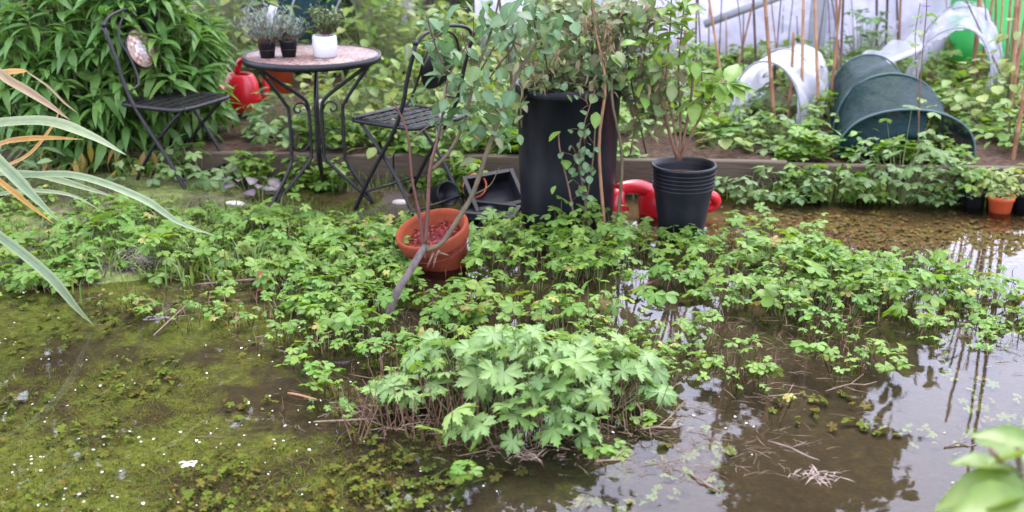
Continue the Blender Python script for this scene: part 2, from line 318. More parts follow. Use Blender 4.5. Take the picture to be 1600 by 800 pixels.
def water_mat():
    m, t, b, o = newmat('flood_water'); L = t.links; t.nodes.remove(b)
    ge = N(t, 'ShaderNodeNewGeometry'); n1 = N(t, 'ShaderNodeTexNoise', Scale=5.0, Detail=3.0); L.new(ge.outputs['Position'], n1.inputs['Vector'])
    bp = N(t, 'ShaderNodeBump', Strength=.018, Distance=.02); L.new(n1.outputs[0], bp.inputs['Height'])
    fr = N(t, 'ShaderNodeFresnel', IOR=1.38); L.new(bp.outputs[0], fr.inputs['Normal'])
    gl = N(t, 'ShaderNodeBsdfGlossy', Roughness=.012); L.new(bp.outputs[0], gl.inputs['Normal'])
    tp = N(t, 'ShaderNodeBsdfTransparent'); tp.inputs[0].default_value = (.88, .83, .66, 1)
    df = N(t, 'ShaderNodeBsdfDiffuse'); df.inputs[0].default_value = (.10, .095, .06, 1)   # suspended silt
    a = N(t, 'ShaderNodeMixShader'); a.inputs[0].default_value = .02; L.new(tp.outputs[0], a.inputs[1]); L.new(df.outputs[0], a.inputs[2])
    c = N(t, 'ShaderNodeMixShader'); L.new(fr.outputs[0], c.inputs[0]); L.new(a.outputs[0], c.inputs[1]); L.new(gl.outputs[0], c.inputs[2]); L.new(c.outputs[0], o.inputs[0]); return m
# ------------------------------------------------------------------ leaf templates (unit length, along +x)
def lance(prof, droop=.25, fold=.12, wav=0, side=0):
    V = []; A = []; F = []
    n = len(prof)
    for i, (x, wd) in enumerate(prof):
        z = -droop * x * x; yb = side * x * x; wv = wav * math.sin(i * 2.4)
        for s in (-1, 0, 1):
            V.append((x * (1 - .12 * droop * x), yb + s * wd, z + abs(s) * (fold * wd * 1.5) + s * wv)); A.append(1 - abs(s))
    for i in range(n - 1):
        a = 3 * i
        F += [(a, a + 3, a + 4, a + 1), (a + 1, a + 4, a + 5, a + 2)]
    return np.array(V), quads(F), np.array(A, float)
LP = [(0, .01), (.12, .06), (.3, .135), (.5, .15), (.72, .105), (.9, .04), (1, .003)]
OV = [(0, .01), (.1, .14), (.28, .27), (.5, .30), (.72, .22), (.9, .09), (1, .005)]
RO = [(0, .02), (.08, .22), (.3, .42), (.55, .45), (.8, .30), (.95, .12), (1, .02)]
T_LANCE = [lance(LP, d, .25, .004, s) for d, s in ((.35, .08), (.6, -.1), (.2, 0), (.85, .05))]
T_OV = [lance(OV, d, .16, .012, s) for d, s in ((.2, .05), (.4, -.06), (.05, 0))]
T_FAT = [lance([(0, .012), (.08, .05), (.2, .13), (.36, .22), (.52, .255), (.68, .225), (.82, .145), (.93, .06), (1, .004)], d, .34, .018, sd__) for d, sd__ in ((.25, .06), (.5, -.1), (.05, .02))]
T_RO = [lance(RO, d, .14, .015, 0) for d in (.12, .3)]
T_NEEDLE = [(np.array([(0, -.03, 0), (0, .03, 0), (.5, .045, .02), (.5, -.045, .02), (1, 0, -.05)]), np.array([(0, 1, 2), (0, 2, 3), (3, 2, 4)]), np.zeros(5))]
def palmate(nl, span, cut, teeth, droop=.15, fold=.1, seed=0, wide=.46):
    r_ = random.Random(seed); V = [(0, 0, 0)]; A = [1]; F = []
    da = span / nl
    for k in range(nl):
        a = -span / 2 + da * (k + .5); edge = abs(k - (nl - 1) / 2) / (nl / 2)
        L_ = (1 - .28 * edge ** 2) * r_.uniform(.9, 1.06); a += r_.uniform(-.05, .05) * da
        z0 = r_.uniform(-.04, .05)
        def pt(r, o, h=0): return (r * L_ * math.cos(a + o * da), r * L_ * math.sin(a + o * da), -droop * r * r + z0 * r + h)
        b0 = len(V); V.append(pt(.55, 0, -fold * .35)); A.append(1)
        if teeth: B = [(cut, -.5, .03), (.62, -.42, fold * .5), (.80, -.40, fold * .6), (.76, -.22, fold * .3), (.93, -.20, fold * .2), (.88, -.09, .01), (1.04, 0, -.02), (.88, .09, .01), (.93, .20, fold * .2), (.76, .22, fold * .3), (.80, .40, fold * .6), (.62, .42, fold * .5), (cut, .5, .03)]
        else: B = [(cut, -.5, .02), (.7, -wide, fold * .6), (.93, -.24, fold * .4), (1.0, 0, 0), (.93, .24, fold * .4), (.7, wide, fold * .6), (cut, .5, .02)]
        for q in B: V.append(pt(*q)); A.append(0)
        m = len(B)
        F.append((0, b0 + 1, b0)); F.append((0, b0, b0 + m))
        for i in range(m - 1): F.append((b0, b0 + 1 + i, b0 + 2 + i))
    V = np.array(V, float); V[:, 0] += .0
    return V, np.array(F), np.array(A, float)
T_GER = [palmate(7, R(325), .50, True, d, .15, s) for s, d in ((1, .12), (2, .3), (3, .0), (4, .45))]
T_GC = [palmate(5, R(300), .34, False, d, .12, s) for s, d in ((5, .1), (6, .3))] + [palmate(3, R(230), .2, False, .2, .14, 8, .42)]
T_GCT = [palmate(5, R(290), .30, True, .2, .12, 9)]
T_AQ = [palmate(3, R(220), .28, True, d, .12, s) for s, d in ((11, .1), (12, .35))]
T_MAP = [palmate(5, R(280), .42, True, .2, .1, 13)]
_lm = {}
def leafmesh(T, mat, name='leaf'):
    k = (id(T), mat.name)
    if k not in _lm: _lm[k] = MB().add(*T).mesh(name, mat)
    return _lm[k]
def leafobj(parent, T, mat, loc, Rm, s, name='leaf'):
    o = bpy.data.objects.new(name, leafmesh(T, mat, name)); COL.objects.link(o); o.parent = parent
    M = Matrix([list(Rm[i] * s) + [loc[i]] for i in range(3)] + [[0, 0, 0, 1]]); o.matrix_basis = M; return o
def one(yaw, pitch, roll): return rots(np.array([yaw]), np.array([pitch]), np.array([roll]))[0]
# ================================================================== SETTING
def hgt(x, y):
    h = -.095 + .02 * fbm(x * 1.3, y * 1.3) * 2
    h = h + .055 * sstep(3.3, 3.9, y)                                   # old bed under the ground cover
    h = h + .030 * np.exp(-(((x - .0) / .42) ** 2 + ((y - 3.08) / .30) ** 2)) * 3.2   # geranium mound
    left = sstep(.0, -.5, x) * sstep(4.45, 4.85, y); h = h + left * .045   # grassy ground round the table
    path = sstep(.2, .6, x) * sstep(4.3, 4.6, y); h = h + path * .012
    shore = sstep(-1.15, -1.6, x) * sstep(3.85, 4.2, y); h = h + shore * .05
    return h + .018 * fbm(x * 7, y * 7)
M_GROUND = ground_mat()
gx = np.linspace(-5, 5, 300); gy = np.linspace(1.2, 5.75, 200); X, Y = np.meshgrid(gx, gy)
o = sheet(MB(), np.stack([X, Y, hgt(X, Y)], -1)).build('ground', M_GROUND, kind='structure'); o['label'] = 'flooded mossy garden ground'
xs = np.array([-150, -60, -20, -5, 5, 20, 60, 150.]); ys = np.array([-100, -30, -8, 1.25, 5.7, 20, 60, 200.]); X, Y = np.meshgrid(xs, ys)
sheet(MB(), np.stack([X, Y, np.full_like(X, -.16)], -1)).build('terrain', SOIL, kind='structure')
wx = np.linspace(-5, 5, 3); wy = np.array([-8, 1, 5.5]); X, Y = np.meshgrid(wx, wy)
sheet(MB(), np.stack([X, Y, 0 * X], -1)).build('flood_water', water_mat(), kind='structure')
def ty(x): return 5.46 - .085 * x                                       # front line of the timber edging
BED = .135
def bedh(x, y): return BED + .05 * fbm(x * 2.2, y * 2.2) + .03 * fbm(x * 9, y * 9)
u = np.linspace(-9, 9, 220); v = np.linspace(0, 1, 150) ** 1.6; Ug, Vg = np.meshgrid(u, v)
Yg = ty(Ug) + .04 + Vg * 10; Zg = bedh(Ug, Yg); Zg[0] = -.1
sheet(MB(), np.stack([Ug, Yg, Zg], -1)).build('raised_bed_soil', SOIL, kind='structure')
te = thing('timber_edging', 'weathered grey brown timber boards edging the raised bed', 'edging', (0, ty(0), 0), (0, 0, math.atan(-.085)))
x0 = -4.2
for i, L_ in enumerate((2.0, 1.62, 1.9, 1.75, 1.9)):
    mb = MB(); n = 14; zt = .15 + (.004, -.003, .006, 0, .003)[i]
    xx = np.linspace(x0 + .004, x0 + L_ - .004, n); wob = .003 * np.sin(xx * 5 + i)
    G = np.stack([np.stack([xx, np.full(n, a) + wob, np.full(n, b) + wob * .6], -1) for a, b in ((-.022, -.12), (-.022, zt - .006), (-.016, zt), (.016, zt), (.022, zt - .006), (.022, -.12))])
    sheet(mb, G); sheet(mb, np.stack([G[:, 0], G[::-1, 0]], 1)[:3]); sheet(mb, np.stack([G[:, -1], G[::-1, -1]], 1)[:3])
    mb.build('plank', TIMBER, te, smooth=False); x0 += L_
for xp in (-2.16, -.52, 1.40, 3.12): box(MB(), (xp, .05, -.02), (.05, .05, .30)).build('peg', TIMBER, te, smooth=False)
# ================================================================== TABLE AND CHAIRS
def arc(cx, cz, r, a0, a1, n=14): return [(cx + r * math.cos(a), cz + r * math.sin(a)) for a in np.linspace(a0, a1, n)]
T_CHIP = (np.array([(0, -.25, 0), (1, -.2, .1), (1, .22, 0), (0, .25, .12), (.5, 0, .3)]), np.array([(0, 1, 4), (1, 2, 4), (2, 3, 4), (3, 0, 4)]), np.zeros(5))
TC = (-.90, 5.20)
tb = thing('bistro_table', 'round mosaic topped bistro table on curved black iron legs', 'table', (TC[0], TC[1], 0))
top = lathe(MB(), [(0.0001, .687), (.298, .687), (.2985, .68), (.2985, .672), (.0001, .672)], 56).build('tabletop', MOS_T, tb)
lathe(MB(), [(.2995, .690), (.309, .690), (.309, .660), (.2995, .660)], 56, close=True).build('rim', BLACKM, top)
for az in (214, -4, 95):
    ca, sa = math.cos(R(az)), math.sin(R(az)); lg = MB()
    P3 = lambda L_: [(r * ca, r * sa, z) for r, z in L_]
    tube(lg, P3([(.275, .665), (.20, .565), (.140, .475), (.128, .44), (.128, .24), (.134, .20), (.165, .14), (.235, .03), (.255, -.01)]), .0085, 8, sub=3)
    lgo = lg.build('leg', BLACKM, tb)
    l2 = MB(); tube(l2, P3([(.272, .66), (.18, .59), (.06, .50), (.034, .46), (.030, .40), (.030, .26), (.036, .21), (.075, .165), (.19, .055), (.25, 0)]), .0085, 8, sub=3); l2.build('brace', BLACKM, lgo)
    l3 = MB(); sp = [(.034, .43)] + [(.080 + (.036 - .0022 * k) * math.cos(2.7 - k * .42), .445 + (.036 - .0022 * k) * math.sin(2.7 - k * .42)) for k in range(15)]
    tube(l3, P3(sp), .0042, 6); l3.build('scroll', BLACKM, lgo)
    l4 = MB(); tube(l4, P3(arc(.079, .30, .045, 0, 2 * math.pi, 20)), .004, 6); l4.build('ring', BLACKM, lgo)
def chair(name, label, loc, yaw, front_mosaic=True):
    c = thing(name, label, 'chair', loc, (0, 0, yaw))
    W = .185; SH = .425
    for s in (-1, 1):
        mb = MB(); tube(mb, [(.22, s * W, -.02), (.10, s * W, .18), (-.055, s * W, SH - .02), (-.115, s * W, SH + .11), (-.14, s * W, .63), (-.195, s * W, .79)], .0095, 8, sub=4); mb.build('upright', BLACKM, c)
        mb = MB(); tube(mb, [(.17, s * (W - .025), SH - .02), (.10, s * (W - .025), .34), (-.02, s * (W - .025), .21), (-.17, s * (W - .025), -.02)], .0085, 8, sub=4); mb.build('leg', BLACKM, c)
        lathe(MB(), [(.0001, .81), (.013, .805), (.015, .795), (.010, .788), (.0001, .786)], 10).build('finial', BLACKM, c).location = (-.195, s * W, 0)
    mb = MB(); tube(mb, [(-.195, -W, .785), (-.20, -W * .8, .822), (-.205, -W * .4, .842), (-.206, 0, .848), (-.205, W * .4, .842), (-.20, W * .8, .822), (-.195, W, .785)], .008, 8, sub=4); mb.build('back_arch', BLACKM, c)
    # inner hoop that carries the round back plate
    mb = MB(); tube(mb, [(-.075, -W, .50), (-.085, -W * .62, .53), (-.135, -W * .55, .64), (-.175, -W * .6, .72), (-.195, -W * .35, .80), (-.197, 0, .822), (-.195, W * .35, .80), (-.175, W * .6, .72), (-.135, W * .55, .64), (-.085, W * .62, .53), (-.075, W, .50)], .006, 6, sub=4); mb.build('back_hoop', BLACKM, c)
    d = bpy.data.objects.new('backrest', lathe(MB(), [(.0001, .004), (.090, .004), (.092, .002), (.092, -.004)], 40).mesh('backrest', MOS_D)); COL.objects.link(d); d.parent = c
    d.location = (-.150, 0, .665); d.rotation_euler = (0, R(72), 0)
    lathe(MB(), [(.0001, -.006), (.096, -.006), (.099, -.001), (.096, .006), (.0925, .006), (.0925, -.003), (.0001, -.003)], 40).build('back_plate', BLACKM, d)
    fr = MB(); tube(fr, [(.20, -.17, SH), (.21, -.10, SH), (.21, .10, SH), (.20, .17, SH), (.15, .195, SH), (-.10, .175, SH), (-.16, .14, SH), (-.17, 0, SH), (-.16, -.14, SH), (-.10, -.175, SH), (.15, -.195, SH), (.20, -.17, SH)], .011, 8, sub=3); st = fr.build('seat', BLACKM, c)
    for k in range(11):                                               # woven straps of the seat
        y = -.155 + k * .031; h = .0015 if k % 2 else -.0015
        box(MB(), (.02, y, SH + .002 + h), (.36, .015, .0025)).build('strap', BLACKM, st, smooth=False)
        x = -.145 + k * .033
        box(MB(), (x, 0, SH + .006 - h), (.015, .335, .0025)).build('strap', BLACKM, st, smooth=False)
    for x, z in ((.165, .09), (-.13, .05)):
        mb = MB(); tube(mb, [(x, -W, z), (x, W, z)], .006, 6); mb.build('stretcher', BLACKM, c)
    return c
chair('folding_chair', 'black iron folding chair with a pale mosaic back disc in front of the bush', (-1.635, 5.474, 0), R(-22))
chair('folding_chair', 'black iron folding chair seen from behind, beside the terracotta pot', (-.44, 5.07, 0), R(142))
# ================================================================== POTS, CANS, TRAYS
def pot(name, label, loc, prof, mat, rot=(0, 0, 0), fill=None, fillz=None, rings=()):
    t = thing(name, label, 'pot', loc, rot)
    lathe(MB(), prof, 40).build('body', mat, t)
    if fill:
        r = fillz[0]; mb = MB(); rr = np.linspace(0.0005, r, 7)
        lathe(mb, [(q, fillz[1] + .012 * math.cos(q * 60) - .004 * i) for i, q in enumerate(rr)], 28); mb.build('soil', fill, t)
    for r, z in rings: lathe(MB(), [(r, z - .004), (r + .004, z), (r, z + .004), (r - .003, z)], 40, close=True).build('ring', mat, t)
    return t
pb = at(887, 250, 4.90)
BIN = (pb[0], 4.90)
t = pot('garden_bin', 'tall black plastic tub with a climbing plant spilling over its rim', (BIN[0], BIN[1], -.05),
        [(.0001, .0), (.192, .0), (.199, .012), (.212, .30), (.222, .625), (.234, .627), (.238, .637), (.238, .659), (.232, .667), (.220, .667), (.214, .645), (.195, .10), (.0001, .09)], BLACKP, fill=SOIL, fillz=(.211, .60))
pp = at(1067, 300, 4.74)
t = pot('plant_pot', 'black ribbed plastic pot in front of the red watering can', (pp[0], pp[1], -.03),
        [(.0001, 0), (.088, 0), (.094, .01), (.112, .14), (.124, .215), (.128, .222), (.134, .315), (.138, .318), (.138, .328), (.131, .330), (.124, .30), (.10, .05), (.0001, .05)], BLACKP, fill=SOIL, fillz=(.122, .285),
        rings=[(.1285, .232), (.1296, .249), (.1308, .266), (.132, .283), (.1332, .300)])
pt = gp(690, 418, -.02)
tp_ = pot('terracotta_pot', 'tilted terracotta pot with red mulch, standing behind the bare rose trunk', (pt[0] + .02, pt[1] + .03, -.085),
        [(.0001, 0), (.088, 0), (.096, .008), (.124, .19), (.127, .195), (.139, .197), (.142, .204), (.147, .245), (.144, .252), (.134, .252), (.126, .235), (.098, .04), (.0001, .04)], TERRA, rot=(R(13), R(-13), 0), fill=MULCH, fillz=(.124, .185))
mb = MB(); K = 420; rr_ = .118 * np.sqrt(rng.uniform(0, 1, K)); aa_ = rng.uniform(0, 6.28, K)
mb.scatter(T_CHIP, rots(rng.uniform(0, 6.28, K), rng.normal(0, .5, K), rng.normal(0, .5, K)) * rng.uniform(.008, .022, K)[:, None, None], np.stack([rr_ * np.cos(aa_), rr_ * np.sin(aa_), .192 + rng.uniform(-.006, .012, K)], 1)); mb.build('mulch_chips', leafmat('mulch_chip', [(.26, .022, .03), (.15, .018, .022), (.07, .018, .016), (.30, .05, .055), (.05, .024, .018)], 0, .9, spec=.1), tp_, kind='stuff')
po = at(436, 134, 7.2)
pot('clay_pot', 'orange pot on the soil behind the round table', (po[0], 7.2, bedh(po[0], 7.2)), [(.0001, 0), (.075, 0), (.098, .15), (.108, .152), (.11, .19), (.1, .19), (.08, .03), (.0001, .03)], ORANGEP, fill=SOIL, fillz=(.095, .165))
def watering_can(name, label, loc, rot, mat):
    t = thing(name, label, 'watering can', loc, rot)
    lathe(MB(), [(.0001, 0), (.085, 0), (.095, .012), (.098, .10), (.090, .17), (.072, .205), (.066, .212), (.058, .21), (.080, .165), (.088, .1), (.0001, .02)], 32, 1.15, .85).build('body', mat, t)
    mb = MB(); tube(mb, [(.075, 0, .05), (.14, 0, .085), (.21, 0, .145), (.29, 0, .195)], [.036, .030, .023, .020], 14, sub=4); sp = mb.build('spout', mat, t)
    mb = MB(); tube(mb, [(.285, 0, .192), (.305, 0, .205), (.335, 0, .222), (.340, 0, .225)], [.020, .030, .052, .050], 18); mb.build('rose', mat, sp)
    mb = MB(); tube(mb, [(.03, 0, .215), (-.01, 0, .285), (-.10, 0, .29), (-.175, 0, .22), (-.175, 0, .10), (-.10, 0, .05)], [.016, .017, .018, .018, .017, .016], 12, sub=6); mb.build('handle', mat, t)
    return t
wc = at(386, 176, 6.35)
watering_can('watering_can', 'red watering can with arched handle beside the leafy bush', (-1.535, 6.5, .165), (0, 0, R(150)), REDP)
# the second can lies on its side behind the black pot
t = thing('watering_can', 'red watering can lying behind the black plastic pot', 'watering can', (pp[0] - .01, 5.02, .0))
lathe(MB(), [(.0001, -.04), (.12, -.04), (.14, -.025), (.15, .05), (.135, .105), (.10, .125), (.0001, .128)], 32, 1.0, .7).build('body', REDP, t)
mb = MB(); tube(mb, [(-.06, 0, .085), (-.14, -.03, .125), (-.20, -.06, .135), (-.25, -.08, .128)], [.034, .034, .031, .029], 14, sub=4); sp2 = mb.build('spout', REDP, t)
mb = MB(); tube(mb, [(-.24, -.08, .128), (-.252, -.088, .10), (-.256, -.10, .045), (-.256, -.102, .038)], [.028, .034, .060, .054], 18); mb.build('rose', REDP, sp2)
mb = MB(); tube(mb, [(.02, -.03, .13), (.10, -.08, .125), (.175, -.08, .10), (.195, -.05, .06), (.15, -.04, .03), (.05, -.03, .03)], .023, 12, sub=5); mb.build('handle', REDP, t)
def tray(name, label, loc, rot, L_, W_, H_, group=None):
    t = thing(name, label, 'tray', loc, rot)
    box(MB(), (0, 0, .004), (L_, W_, .006)).build('base', BLACKP, t, smooth=False)
    for s in (-1, 1):
        box(MB(), (s * L_ / 2, 0, H_ / 2), (.006, W_ + .006, H_)).build('side', BLACKP, t, smooth=False)
        box(MB(), (0, s * (W_ / 2 + .0035), H_ / 2), (L_ - .008, .006, H_ - .002)).build('side', BLACKP, t, smooth=False)
        box(MB(), (s * (L_ / 2 + .006), 0, H_), (.018, W_ + .03, .006)).build('lip', BLACKP, t, smooth=False)
        box(MB(), (0, s * (W_ / 2 + .006), H_ + .001), (L_ - .012, .018, .006)).build('lip', BLACKP, t, smooth=False)
    return t
q = gp(772, 300, .05); tray('plant_tray', 'deep black plastic crate tilted against the tub', (q[0] - .01, 5.12, .03), (R(38), R(-4), R(22)), .22, .17, .08)
q = gp(765, 345, .0); tray('plant_tray', 'flat black seed tray lying in the greenery beside the tub', (q[0], 4.93, .012), (R(4), R(3), R(-12)), .22, .14, .03)
q = gp(690, 300, .03)
pot('plant_pot', 'small black pot tipped over behind the terracotta pot', (q[0] - .02, 5.16, .04), [(.0001, 0), (.042, 0), (.055, .09), (.058, .091), (.058, .105), (.052, .105), (.04, .01), (.0001, .01)], BLACKP, (R(70), R(24), R(30)))
q = gp(752, 296, .03)
pot('plant_pot', 'small orange plastic pot tipped over by the black crate', (q[0], 5.22, .05), [(.0001, 0), (.042, 0), (.055, .09), (.058, .091), (.058, .105), (.052, .105), (.04, .01), (.0001, .01)], ORANGEP, (R(60), R(-30), 0))
# ---- plants and pots on the table
TZ = .687
def tuft(mb, base, n, H, spread, T, smin, smax, bend=.5):
    """many small leaves along upright shoots; returns shoot ends"""
    A = []; B = []; Ms = []; ts = []
    for i in range(n):
        a = U(0, 6.28); r = spread * math.sqrt(U(0, 1)); h = H * U(.55, 1) * (1 - .35 * (r / spread) ** 2)
        b0 = np.array(base) + np.array([.25 * r * math.cos(a), .25 * r * math.sin(a), 0]); e = np.array(base) + np.array([r * math.cos(a), r * math.sin(a), h])
        A.append(b0); B.append(e)
        for k in range(14):
            f = U(.2, 1.0); ts.append(b0 + (e - b0) * f); Ms.append(one(U(0, 6.28), U(.1, 1.1), U(-.6, .6)) * U(smin, smax))
    mb.scatter(T, np.array(Ms), np.array(ts)); return np.array(A), np.array(B)
q = at(434, 84, 5.12); q[2] = TZ
for dx, lab in ((-.045, 'black pot of silvery lavender at the left of the table'), (.045, 'black pot with drying silver plant beside the white pot')):
    t = pot('plant_pot', lab, (q[0] + dx, 5.13 + dx * .3, TZ), [(.0001, 0), (.030, 0), (.040, .065), (.043, .066), (.043, .074), (.038, .074), (.03, .01), (.0001, .01)], BLACKP, fill=SOIL, fillz=(.037, .066))
    p = thing('lavender_plant', 'silvery narrow-leaved plant in the ' + ('left' if dx < 0 else 'right') + ' black pot on the table', 'plant', (q[0] + dx, 5.13 + dx * .3, TZ + .06))
    mb = MB(); A, B = tuft(mb, (0, 0, 0), 80 if dx < 0 else 40, .21 if dx < 0 else .14, .15 if dx < 0 else .09, T_NEEDLE[0], .022, .04); mb.build('foliage', G_SILV, p, kind='stuff')
    sticks(MB(), A, B, .0015).build('stem', STEM_B, p)
    if dx > 0:
        mb = MB(); A, B = tuft(mb, (0, 0, .01), 8, .10, .05, T_OV[0], .012, .025); mb.build('dry_leaves', G_DRY, p, kind='stuff')
lb = thing('plant_label', 'slanting pale grey plant label above the lavender', 'label', (q[0] - .075, 5.16, TZ + .05), (R(-12), R(20), R(10)))
box(MB(), (0, 0, .13), (.036, .002, .10)).build('plate', PLATE, lb, smooth=False); box(MB(), (0, .002, .0), (.006, .002, .20)).build('spike', PLATE, lb, smooth=False)
q = at(507, 84, 5.12)
t = pot('plant_pot', 'small white glazed pot on the mosaic table', (q[0], 5.14, TZ), [(.0001, 0), (.044, 0), (.050, .006), (.056, .05), (.054, .085), (.050, .095), (.045, .095), (.048, .05), (.0001, .02)], WHITEP, fill=SOIL, fillz=(.046, .082))
p = thing('small_shrub', 'little dark green shrub growing in the white pot', 'plant', (q[0], 5.14, TZ + .08))
mb = MB(); A, B = tuft(mb, (0, 0, .02), 60, .15, .105, T_OV[0], .010, .022); mb.build('foliage', G_SMALL, p, kind='stuff'); sticks(MB(), A, B, .0018).build('stem', STEM_B, p)
q = at(404, 32, 5.2)
# ================================================================== PLANT BUILDERS
def leafy(name, label, loc, n, H, Rr, Ts, mat, size, cat='plant', group=None, parts=True, tilt=(-.5, .25), stem=STEM_G, sr=.0022, up=.35, hollow=.35, flat=1.0, base_r=.25, flowers=None):
    p = thing(name, label, cat, loc, group=group)
    A = []; B = []; Ms = []; ts = []; which = []
    for i in range(n):
        a = U(0, 6.283); f = math.sqrt(U(hollow ** 2, 1)) ; r = Rr * f
        z = H * (U(up, 1.0) * math.sqrt(max(.05, 1 - .75 * f * f)))
        e = np.array([r * math.cos(a), r * math.sin(a) * flat, z]); b0 = np.array([r * base_r * math.cos(a), r * base_r * math.sin(a) * flat, -.02])
        s = size * U(.65, 1.15); yaw = a + U(-.7, .7); M = one(yaw, U(*tilt), U(-.4, .4))
        A.append(b0); B.append(e); Ms.append(M * s); ts.append(e); which.append(random.randrange(len(Ts)))
    if parts:
        for M, t_, k in zip(Ms, ts, which):
            leafobj(p, Ts[k], mat, t_, M, 1.0)
    else:
        mb = MB()
        for k in range(len(Ts)):
            idx = [i for i in range(n) if which[i] == k]
            if idx: mb.scatter(Ts[k], np.array([Ms[i] for i in idx]), np.array([ts[i] for i in idx]))
        mb.build('foliage', mat, p, kind='stuff')
    mid = [(a + b) * .5 + np.array([0, 0, .12 * H]) for a, b in zip(A, B)]
    mb = MB(); sticks(mb, A, mid, sr, sr * .8); sticks(mb, mid, B, sr * .8, sr * .5); mb.build('stem', stem, p)
    if flowers:
        fm, fn, fs, fz = flowers
        for i in range(fn):
            a = U(0, 6.28); r = Rr * U(.1, .8); c = np.array([r * math.cos(a), r * math.sin(a), H * fz * U(.85, 1.1)])
            mb = MB(); M = rots(np.arange(9) * .7 + U(0, 1), np.array([U(.0, .9) for _ in range(9)]), np.zeros(9)) * fs; mb.scatter(T_RO[0], M, np.tile(c, (9, 1))); mb.build('flower', fm, p)
            mb = MB(); sticks(mb, [np.array([0, 0, 0])], [c], sr); mb.build('flower_stalk', stem, p)
    return p
def bz(px, py, Y): q = at(px, py, Y); return (q[0], Y, float(bedh(q[0], Y)) - .01)
# ---- big lance-leaved bush on the left
def bush():
    C0 = np.array([-2.05, 5.93, .0]); p = thing('leafy_bush', 'big bush of glossy lance-shaped leaves behind the left chair', 'bush', C0)
    A = []; B = []; ent = []; yel = []
    for i in range(300):
        a = U(0, 6.283); f = math.sqrt(U(.02, 1)); e = np.array([(.54 if math.cos(a) > 0 else .74) * f * math.cos(a), .50 * f * math.sin(a), 0])
        top = 1.16 * math.sqrt(max(.03, 1 - .80 * f ** 2.6)) * U(.80, 1.05)
        if U(0, 1) < .42: top *= U(.35, .85)
        b0 = np.array([e[0] * .75, e[1] * .75, 0]); e[2] = top; A.append(b0); B.append(e)
        n = random.randint(8, 11)
        for k in range(n):                                            # star of leaves at the shoot tip
            ent.append((e - np.array([0, 0, .012 * k * .5]), k * 2.4 + U(-.3, .3), U(.15, 1.05) - .09 * k, U(.085, .155)))
        m = int(top * 13)
        for k in range(m):                                            # leaves down the stem
            g = U(.12, .93); q = b0 + (e - b0) * g
            ent.append((q, U(0, 6.283), U(-.6, .35), U(.10, .17)))
    ent_vis = sorted(range(len(ent)), key=lambda i: ent[i][0][1] - .25 * ent[i][0][2] + U(0, .18))
    sep = set([i for i in ent_vis if ent[i][0][2] < .98 and -.72 < ent[i][0][0]][:300])
    mb = MB()
    for k in range(4):
        idx = [i for i in range(len(ent)) if i % 4 == k and i not in sep]
        E = [ent[i] for i in idx]
        mb.scatter(T_LANCE[k], rots(np.array([x[1] for x in E]), np.array([x[2] for x in E]), np.array([U(-.4, .4) for _ in E])) * np.array([x[3] for x in E])[:, None, None], np.array([x[0] for x in E]))
    mb.build('foliage', G_BUSH, p, kind='stuff')
    for i in sep:
        q, yw, pi, s = ent[i]; leafobj(p, T_LANCE[i % 4], G_BUSH, q, one(yw, pi, U(-.4, .4)), s)
    sticks(MB(), A, B, .005, .003).build('stem', STEM_G, p)
    mb = MB(); K = 26                                                 # withered leaves low on the front
    mb.scatter(T_LANCE[0], rots(rng.uniform(3.6, 5.8, K), rng.uniform(-1.3, -.5, K), rng.uniform(-.5, .5, K)) * .11, np.stack([rng.uniform(-.3, .35, K), rng.uniform(-.47, -.42, K), rng.uniform(.06, .22, K)], 1)); mb.build('withered_leaves', G_AUT, p, kind='stuff')
bush()
q = bz(10, 60, 6.5); leafy('dark_shrub', 'dark small-leaved shrub at the top left corner', (q[0] - .15, 6.55, q[2]), 420, 1.25, .46, T_OV, G_SMALL, .045, 'shrub', parts=False, stem=STEM_B, hollow=.1, up=.1)
q = gp(30, 300); leafy('broadleaf_plant', 'low green plants under the strap leaves by the bush', (q[0] - .1, 5.15, 0), 110, .34, .42, T_OV, G_SMALL, .10, parts=False, up=.15)
q = gp(318, 286); leafy('lobed_leaf_plant', 'pale lobed maple-like leaves between the bush and the table', (q[0] + .02, 5.42, 0), 22, .30, .20, T_MAP, G_AQ, .075, up=.25, tilt=(-.7, .2))
q = gp(225, 300); leafy('lobed_leaf_plant', 'small pale lobed sprigs under the left chair', (q[0] + .02, 5.30, 0), 18, .22, .16, T_AQ, G_AQ, .045)
q = gp(398, 290); leafy('purple_leaf_plant', 'low plant with dull purple leaves left of the table foot', (q[0], 5.36, 0), 16, .13, .13, T_RO, G_PURP, .065, tilt=(-.3, .4))
